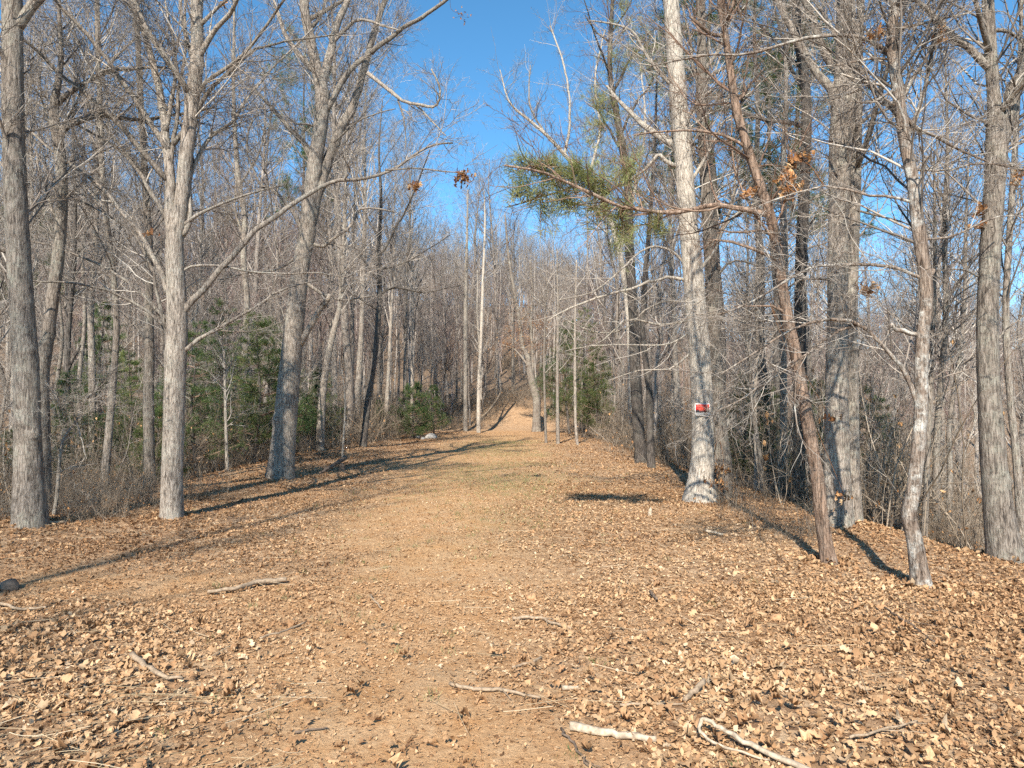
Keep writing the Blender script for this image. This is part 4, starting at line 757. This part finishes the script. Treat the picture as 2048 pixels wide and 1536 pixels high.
# ------------------------------------------------------------------ undergrowth
def clump(seed, K, h0, h1, rad):
    rg = np.random.default_rng(seed); h = h0 + (h1 - h0) * rg.random(K) ** 1.6; S = np.stack([rg.normal(size=K) * rad, rg.normal(size=K) * rad, np.full(K, -.12)], 1)
    D = unit(np.stack([rg.normal(size=K) * .3, rg.normal(size=K) * .3, np.ones(K)], 1)); n = 6; pts = [S]; dr = rg.random((K, 1)) * .2
    for q in range(n - 1):
        D = unit(D + .14 * rg.normal(size=(K, 3)) + np.array([0, 0, -1]) * dr * q * .5 + np.array([0, 0, .08])); pts.append(pts[-1] + D * (h / (n - 1))[:, None])
    P = np.stack(pts, 1); R = (.003 + .003 * h)[:, None] * np.linspace(1, .35, n)[None]; g = Geo(); g.add(*tubes(P, R, 3, None, rg))
    A, RA = grow(P, R, K * 5, .15, (.15, .6), (25, 65), .6, 4, .2, .05, rg, .0022); g.add(*tubes(A, RA, 3, None, rg))
    B, RB = grow(A, RA, K * 10, .1, (.08, .3), (25, 65), .7, 3, .2, .0, rg, .0018); g.add(*tubes(B, RB, 3, None, rg))
    K2 = K // 2; c = P[rg.integers(0, K, K2), rg.integers(1, n, K2)] + rg.normal(size=(K2, 3)) * .05; V, Fq, T = leaves(c, .04 + .04 * rg.random(K2), 1, .8, rg, .4 + .6 * rg.random(K2), 1.2, True)
    nst = g.n; g.add(V, Fq, T); me = g.mesh('brush_clump'); me.materials.append(M['brush']); me.materials.append(M['dead_leaf'])
    mi = np.zeros(len(me.polygons), np.int32); mi[-len(Fq[0]):] = 1; me.polygons.foreach_set('material_index', mi); return me
def brush():
    rg = np.random.default_rng(51); xs, ys, ss = [], [], []
    def band(num, fx, y0, y1, s0, s1):
        y = y0 + (y1 - y0) * rg.random(num) ** .8; xs.append(fx(y, rg)); ys.append(y); ss.append(s0 + (s1 - s0) * rg.random(num) ** 1.5)
    band(150, lambda y, r: -7.2 - np.abs(r.normal(size=len(y))) * 3.0 - .03 * y, 9, 32, .4, 1.2)
    band(190, lambda y, r: -6.4 - np.abs(r.normal(size=len(y))) * 3.5, 22, 47, .6, 1.5)
    band(230, lambda y, r: crest_x(y) + 1.2 + np.abs(r.normal(size=len(y))) * 5.0, 10, 44, .6, 1.8)
    band(26, lambda y, r: crest_x(y) + 1.6 + np.abs(r.normal(size=len(y))) * 2.0, 7.5, 12, .3, .7)
    band(150, lambda y, r: r.uniform(-14, 12, len(y)), 46, 62, .6, 1.5)
    band(160, lambda y, r: r.uniform(-.7, .6, len(y)) * y, 58, 100, .8, 2.0)
    band(24, lambda y, r: -6.0 - np.abs(r.normal(size=len(y))) * .6, 9.2, 13, .22, .45)
    for (px, py, sc_) in ((1452, 1000, .35), (1470, 1018, .4), (1440, 985, .3), (1495, 1040, .28), (1545, 1060, .3), (1590, 1085, .25), (1620, 1070, .3), (300, 1012, .3), (250, 1030, .32), (200, 1035, .3), (150, 1040, .25), (380, 1000, .3), (420, 985, .35)):
        p = on_ground(px, py); xs.append([p[0]]); ys.append([p[1]]); ss.append([sc_])
    x, y, s_ = map(np.concatenate, (xs, ys, ss)); k = ~((np.abs(x - .9) < 1.9) & (y > 40) & (y < 53)); x, y, s_ = x[k], y[k], s_[k]
    gn_stuff('undergrowth', np.stack([x, y, height(x, y)], 1), rg.uniform(0, 6.28, len(x)), s_, [clump(701, 70, .5, 2.0, .55), clump(702, 60, .6, 2.6, .5), clump(703, 80, .3, 1.5, .6), clump(704, 60, .4, 2.2, .45), clump(705, 90, .3, 1.2, .7)],
             'tangle of bare brown stems and brambles along the clearing edges', 'brush')
brush()
SP = []
for q in range(4):
    rg = np.random.default_rng(600 + q); H = 3.2 + q * .6; t = np.linspace(0, 1, 7); P = np.stack([np.cumsum(rg.normal(size=7)) * .07, np.cumsum(rg.normal(size=7)) * .07, t * H - .1], 1)
    tr, P2, R2 = stem_mesh('trunk', P, .018 * (1 - .8 * t) + .002, 7, .2, .1, .05, q); g, *_ = crown_from([P2], [R2], rg, 26, 150, 420, (.16, .4), (.2, .5), (.1, .3), .08, .15, .2, angA=(25, 60), rmin=(.004, .003, .0022)); SP.append((tr, g.mesh('crown')))
made = tr_ = 0
while made < 95 and tr_ < 4000:
    tr_ += 1; y = math.sqrt(rf.uniform(10 ** 2, 46 ** 2)); side = rf.random() < .6
    x = (-7. - abs(rf.normal()) * 3.5) if side else float(crest_x(y)) + .9 + abs(rf.normal()) * 3.
    if abs(x / y) > .78 or not free(x, y, .7): continue
    tr, c = SP[rf.integers(4)]; s = rf.uniform(.6, 1.25); o = empty('sapling', (x, y, float(height(x, y)))); o.scale = (s, s, s); o.rotation_euler = (rf.normal() * .08, rf.normal() * .08, rf.uniform(0, 6.28))
    w = 'before the young pines' if side else 'on the slope behind the sign tree'
    tag(o, 'leafless thin sapling standing in the brush near ' + near(x, y), 'sapling', 'saplings near ' + near(x, y)); pale = rf.random() < .5
    link('trunk', tr, M['bark_pale'], o); k = link('crown', c, M['twig'], o); k['kind'] = 'stuff'; taken.append((x, y)); made += 1

# ------------------------------------------------------------------ leaf litter, grass, straw
def litter():
    rg = np.random.default_rng(91); LP = {}
    for kind, nm in ((0, 'oak'), (3, 'lobed'), (1, 'plain'), (2, 'chip')):
        LP[kind] = []
        for q in range(28):
            V, Fq, _ = leaves(np.zeros((1, 3)), np.array([1.]), kind, 0., rg, np.array([.5]), .55 + .5 * rg.random()); g = Geo(); g.add(V, Fq, np.full(len(V), np.clip((q + .5) / 28 + .03 * rg.normal(), 0, 1)))
            me = g.mesh('leaf_piece', False); me.materials.append(M['litter']); LP[kind].append(me)
    def field(K, y0, y1, kind, s0, s1, lift, xlim=None, frag=False):
        y = np.sqrt(rg.uniform(y0 * y0, y1 * y1, K)); x = (.78 * y + 1.2) * rg.uniform(-1, 1, K)
        if xlim: x = rg.uniform(xlim[0], xlim[1], K); y = rg.uniform(y0, y1, K)
        b = bareness(x, y); n = fbm(x * 2.1 + 40, y * 2.1, 2); p = np.clip(1.02 - b * .55, .3, 1) * np.clip(.6 + (n - .35) * 1.5, .2, 1)
        if frag: p = np.clip(.65 + .3 * b, 0, 1)
        k = rg.random(K) < p; x, y, b = x[k], y[k], b[k]; m = len(x); sz = (s0 + (s1 - s0) * rg.random(m) ** 1.3) * (1 - .35 * b)
        C = np.stack([x, y, height(x, y) + .005 + lift * rg.random(m) ** 1.5 * (1 - .6 * b)], 1)
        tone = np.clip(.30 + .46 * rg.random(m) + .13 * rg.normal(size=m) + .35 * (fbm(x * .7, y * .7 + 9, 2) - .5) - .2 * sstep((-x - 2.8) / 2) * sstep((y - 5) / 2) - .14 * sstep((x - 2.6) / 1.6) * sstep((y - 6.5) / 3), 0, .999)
        rot = np.stack([rg.normal(size=m) * .34, rg.normal(size=m) * .34, rg.uniform(0, 6.28, m)], 1); sc3 = np.stack([sz * rg.uniform(.28, 1.1, m), sz, sz * rg.uniform(.25, 1.4, m)], 1)
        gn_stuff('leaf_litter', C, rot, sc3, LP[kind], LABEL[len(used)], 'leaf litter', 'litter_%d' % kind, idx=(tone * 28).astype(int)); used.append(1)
    used = []; LABEL = ['curled lobed leaves strewn thickly over the near clearing', 'broad oak leaves scattered on top of the near litter', 'brown leaf litter over the middle of the clearing', 'distant leaf litter along the track and banks', 'crushed leaf bits trodden into the near dirt', 'crushed leaf bits trodden into the distant track']
    field(84000, 1.6, 6.4, 3, .018, .064, .016)
    field(9000, 1.6, 6.4, 0, .045, .10, .03)
    field(155000, 6.2, 15, 1, .02, .062, .018)
    field(80000, 14.5, 46, 2, .035, .085, .02, (-8.5, 6.5))
    field(74000, 1.6, 9, 2, .008, .03, .006, None, True)
    field(50000, 8.5, 26, 2, .016, .045, .008, None, True)
    bx, by, bz = [], [], []
    for h in HERO.values():                # leaves drifted against the trunks
        if h['d'] > 22: continue
        r0 = h['R'][1]; m = int(70 + 420 * r0); a_ = rg.uniform(0, 6.28, m); q = r0 * 1.25 + np.abs(rg.normal(size=m)) * (.10 + r0 * .8); bx.append(h['base'][0] + np.cos(a_) * q); by.append(h['base'][1] + np.sin(a_) * q); bz.append((.03 + .35 * r0) * np.exp(-(q - r0) / .16) * rg.random(m))
    bx, by, bz = map(np.concatenate, (bx, by, bz)); m = len(bx); sz = rg.uniform(.035, .085, m)
    gn_stuff('leaf_litter', np.stack([bx, by, height(bx, by) + .008 + bz], 1), np.stack([rg.normal(size=m) * .6, rg.normal(size=m) * .6, rg.uniform(0, 6.28, m)], 1), np.stack([sz * .8, sz, sz], 1), LP[1], 'dead leaves drifted against the feet of the trunks', 'leaf litter', 'litter_1', idx=rg.integers(3, 22, m))
    T = []
    for q in range(10):
        V, Fq, _ = leaves(np.zeros((1, 3)), np.array([.07]), 0, .15, rg, np.array([.5]), 1.0); g2 = Geo(); g2.add(V, Fq, np.full(len(V), .28 + .045 * q)); me = g2.mesh('fallen_leaf', False); me.materials.append(M['litter']); T.append(me)
    got = 0
    while got < 300:
        y = math.sqrt(rg.uniform(2.6 ** 2, 5.2 ** 2)); x = y * rg.uniform(-.76, .76)
        if rg.random() < float(bareness(x, y)) * .8: continue
        o = link('fallen_leaf', T[rg.integers(10)], None, ground, (x, y, float(height(x, y)) + .02 + .03 * rg.random())); o.rotation_euler = (rg.normal() * .3, rg.normal() * .3, rg.uniform(0, 6.28)); s = rg.uniform(.75, 1.25); o.scale = (s, s, s); got += 1
litter()
def grass():
    rg = np.random.default_rng(95); g = Geo()
    K = 800; y = np.sqrt(rg.uniform(3 ** 2, 22 ** 2, K)); x = y * rg.uniform(-.5, .45, K); k = rg.random(K) < np.clip(bareness(x, y) * .7 + greenness(x, y) + .06, 0, 1); x, y = x[k], y[k]
    m = 16; xx = np.repeat(x, m) + rg.normal(size=len(x) * m) * .035; yy = np.repeat(y, m) + rg.normal(size=len(x) * m) * .035
    C = np.stack([xx, yy, height(xx, yy)], 1); D = unit(np.stack([rg.normal(size=len(xx)) * .5, rg.normal(size=len(xx)) * .5, np.ones(len(xx))], 1)); g.add(*needles(C, D, 1, .05, .0022, .2, rg, rg.random(len(xx))))
    K = 16000; y = np.sqrt(rg.uniform(7 ** 2, 34 ** 2, K)); x = rg.normal(size=K) * 1.8 - .3; k = rg.random(K) < greenness(x, y); x, y = x[k], y[k]; C = np.stack([x, y, height(x, y)], 1)
    D = unit(np.stack([rg.normal(size=len(x)) * .6, rg.normal(size=len(x)) * .6, np.ones(len(x))], 1)); g.add(*needles(C, D, 2, .06, .004, .3, rg, .4 + .6 * rg.random(len(x))))
    tag(link('grass', g.mesh('grass', False), M['grass']), 'sparse short green grass in the worn middle of the track', 'grass', kind='stuff')
    g = Geo(); K = 70; cx, cy = rg.uniform(-2.6, -1.0, K), rg.uniform(2.7, 4.0, K); a = rg.normal(size=K) * .5 + .35; L = rg.uniform(.12, .5, K); s = np.linspace(-.5, .5, 5)[None]
    px_ = cx[:, None] + np.cos(a)[:, None] * L[:, None] * s; py_ = cy[:, None] + np.sin(a)[:, None] * L[:, None] * s + rg.normal(size=(K, 1)) * .1 * s * s
    P = np.stack([px_, py_, height(px_, py_) + .035 + .03 * rg.random((K, 1)) + .05 * rg.normal(size=(K, 1)) * s], -1); g.add(*tubes(P, np.full((K, 5), .0016), 3, None, rg))
    K = 300; y = np.sqrt(rg.uniform(3 ** 2, 9 ** 2, K)); x = y * rg.uniform(-.7, .6, K); a = rg.uniform(0, 6.28, K); L = rg.uniform(.08, .35, K); px_ = x[:, None] + np.cos(a)[:, None] * L[:, None] * s; py_ = y[:, None] + np.sin(a)[:, None] * L[:, None] * s
    P = np.stack([px_, py_, height(px_, py_) + .03 + .02 * rg.random((K, 1))], -1); g.add(*tubes(P, np.full((K, 5), .0015), 3, None, rg))
    tag(link('dry_straw', g.mesh('dry_straw'), M['straw']), 'pale dry grass straws lying over the leaf litter', 'straw', kind='stuff')
grass()

# ------------------------------------------------------------------ fallen sticks, rocks, stubs
def stick(label, pts, w0, w1, mat, lift=.02, forks=0, seed=1, name='fallen_stick', cat='stick', rise=None):
    rg = np.random.default_rng(seed); G = np.array([on_ground(*p) for p in pts]); m = max(8, 4 * len(pts)); P = catmull(G, m); d = P[:, 1]; r = np.linspace(w0, w1, m) * d / F / 2
    P[:, 2] = height(P[:, 0], P[:, 1]) + r * .7 + lift
    if rise is not None: P[:, 2] += np.interp(np.linspace(0, 1, m), np.linspace(0, 1, len(rise)), rise)
    P[1:-1] += rg.normal(size=(m - 2, 3)) * np.array([.006, .006, .003])
    base = P[0].copy(); base[2] = height(base[0], base[1]); me, P2, R2 = stem_mesh(name, P - base, r, 10, .03, 0, .09, seed, True, 3)
    if forks:
        o = empty(name, base); link('stem', me, M[mat], o); A, RA = grow(P2[None], R2[None], forks, .3, (.12, .3), (30, 55), .6, 5, .15, .0, rg, .003)
        for q in range(forks):
            A[q, :, 2] = height(A[q, :, 0] + base[0], A[q, :, 1] + base[1]) - base[2] + lift + .012; A[q, 0] = P2[int(np.argmin(np.linalg.norm(P2 - A[q, 0], axis=1)))]
            b, _, _ = stem_mesh('side_twig', A[q], RA[q], 6, .04, 0, .06, q); link('side_twig', b, M[mat], o)
    else: o = link(name, me, M[mat], loc=base)
    return tag(o, label, cat, 'sticks lying on the clearing floor')
stick('thick whitish barkless stick lying on the dirt in front of the peeled strip', [(1140, 1463), (1190, 1472), (1250, 1480), (1312, 1488)], 17, 12, 'stick_white', .012, 0, 1)
stick('looped strip of pale peeled bark curling on the leaves', [(1640, 1560), (1560, 1532), (1500, 1512), (1450, 1492), (1412, 1478), (1398, 1484), (1425, 1502), (1480, 1516), (1540, 1528)], 11, 4, 'stick_white', .015, 0, 2, 'peeled_bark_strip', 'bark', [.0, .01, .03, .05, .07, .05, .02, .01, 0])
stick('long thin tan stick lying across the worn dirt', [(900, 1374), (945, 1384), (1010, 1388), (1080, 1402)], 8, 5, 'stick', .012, 1, 3)
stick('short stout stick tilted up beside green grass tufts', [(1368, 1408), (1388, 1396), (1408, 1384)], 10, 12, 'stick', .01, 0, 4, rise=[0, .02, .04])
stick('thin half-buried tan stick beside the short stout one', [(1240, 1415), (1300, 1412), (1366, 1412)], 6, 4, 'stick', .008, 0, 5)
stick('thin forked pale twig on the dirt in mid clearing', [(1025, 1243), (1075, 1243), (1110, 1254), (1142, 1264)], 6, 4, 'stick', .02, 2, 6)
stick('short brown stick lying at the edge of bare dirt', [(1024, 1340), (1055, 1332), (1082, 1321)], 4, 6, 'stick', .012, 0, 7)
stick('long forked branch on the bare dirt left of the track', [(415, 1192), (470, 1186), (515, 1174), (572, 1168)], 6, 9, 'stick', .03, 3, 8, 'fallen_branch', 'branch')
stick('pale split branch in deep leaves near dry straw', [(264, 1322), (300, 1352), (330, 1366), (365, 1368)], 12, 5, 'stick', .03, 1, 9, 'fallen_branch', 'branch')
stick('bowed stick beside the dark crumbly clod', [(-10, 1212), (40, 1226), (92, 1224)], 6, 4, 'stick', .03, 0, 10)
stick('thin dark twig on the orange dirt', [(590, 1471), (625, 1466), (655, 1461)], 4, 3, 'stick_dark', .012, 0, 11)
stick('slender grey-brown stick lying across thick oak leaves', [(1700, 1496), (1760, 1482), (1835, 1461)], 5, 3, 'stick', .045, 2, 12)
stick('pale grey log lying at the foot of the thick oak', [(22, 1054), (70, 1052), (130, 1049)], 9, 6, 'stick', .02, 0, 13, 'fallen_branch', 'branch')
stick('dark double twig lying on the dirt by the whitish stick', [(1122, 1464), (1150, 1500), (1178, 1540)], 5, 4, 'stick_dark', .014, 1, 14)
stick('pale bone-like stick in leaves below the leaning pine', [(1412, 1068), (1430, 1072), (1446, 1075)], 6, 4, 'stick_white', .03, 0, 15)
stick('short dark stick in leaves in the middle of the right side', [(1300, 1192), (1308, 1200), (1314, 1207)], 5, 5, 'stick_dark', .03, 0, 16)
stick('tan twig crossing the dirt below the bare patch', [(740, 1195), (752, 1210), (762, 1222)], 3, 3, 'stick', .02, 0, 17)
stick('long pale straw-coloured stem across the left leaves', [(520, 1290), (565, 1276), (612, 1256)], 4, 3, 'stick', .04, 0, 18)
stick('pale chip of wood lying near the centre dirt', [(1124, 1382), (1140, 1381), (1156, 1380)], 8, 6, 'stick_white', .008, 0, 19)
stick('thin branch among leaves below the crooked lichen tree', [(1770, 1230), (1800, 1250), (1830, 1270), (1870, 1300)], 4, 3, 'stick_dark', .05, 1, 20)
stick('fallen limb lying in brush by the dark stub at the left edge of track', [(640, 952), (660, 946), (690, 938)], 5, 9, 'stick_dark', .05, 0, 21, 'fallen_branch', 'branch', rise=[0, .05, .2])
stick('bleached broken branch lying in brush at the track end', [(955, 846), (975, 838), (990, 826), (1000, 816)], 3, 2, 'stick_white', .2, 0, 22, 'fallen_branch', 'branch', rise=[0, .3, .6, .9])
def lump(name, label, cat, px, py, wpx, hpx, mat, seed, depth=1., group=None):
    rg = np.random.default_rng(seed); p = on_ground(px, py); s = p[1] / F; n, m = 9, 14; th = np.linspace(0, math.pi, n); a = np.arange(m) * 2 * math.pi / m
    k = rg.normal(size=(6, 3)); V = []
    for t in th:
        for q in a:
            v = np.array([math.sin(t) * math.cos(q), math.sin(t) * math.sin(q), math.cos(t)]); f = 1 + .13 * sum(math.sin(2.3 * k[w] @ v + w) for w in range(6)) / 1.6
            V.append(v * f * np.array([wpx * s / 2, wpx * s / 2 * depth, hpx * s * .75]))
    i, j = np.meshgrid(np.arange(n - 1), np.arange(m), indexing='ij'); jj = (j + 1) % m; Q = np.stack([i * m + j, (i + 1) * m + j, (i + 1) * m + jj, i * m + jj], -1).reshape(-1, 4)
    o = link(name, mesh(name, np.array(V), [Q], smooth=False), M[mat], loc=(p[0], p[1], float(height(p[0], p[1])) + hpx * s * .2)); return tag(o, label, cat, group)
lump('rock', 'larger pale grey boulder at the brush edge below the little pine', 'rock', 860, 877, 26, 11, 'stone', 1, .8); lump('rock', 'small whitish rock beside the boulder in the brush', 'rock', 845, 879, 9, 6, 'stone', 2); lump('rock', 'angular grey rock half under brush beside the boulder', 'rock', 834, 877, 14, 9, 'stone', 3)
lump('stone', 'small orange clay stone lying on the dirt in mid clearing', 'stone', 1064, 1198, 22, 11, 'clay', 4, .7); lump('clod', 'dark crumbly clod beside the bowed stick', 'clod', 14, 1180, 44, 22, 'stick_dark', 5, .9); lump('clod', 'low clay clod on the leaf-covered right side', 'clod', 1552, 1240, 22, 12, 'clay', 6)
p = on_ground(1300, 1032); hh = 17 * p[1] / F
me, *_ = stem_mesh('stump', np.array([[0, 0, -.04], [.004, 0, hh * .5], [.012, 0, hh * .85], [.016, 0, hh]]), np.array([.034, .030, .02, .006]), 9, .012, .1, .16, 5)
tag(link('stump', me, M['stick_white'], loc=(p[0], p[1], float(height(p[0], p[1])))), 'tiny splintered white stub standing in the leaves before the sign tree', 'stump')
p = on_ground(683, 942); hh = 13 * p[1] / F
me, *_ = stem_mesh('stump', np.array([[0, 0, -.05], [.0, .01, hh * .5], [.03, 0, hh]]), np.array([.09, .075, .06]), 10, .02, .3, .12, 6)
tag(link('stump', me, M['stick_dark'], loc=(p[0], p[1], float(height(p[0], p[1])))), 'small dark stump at the left edge of the track', 'stump')
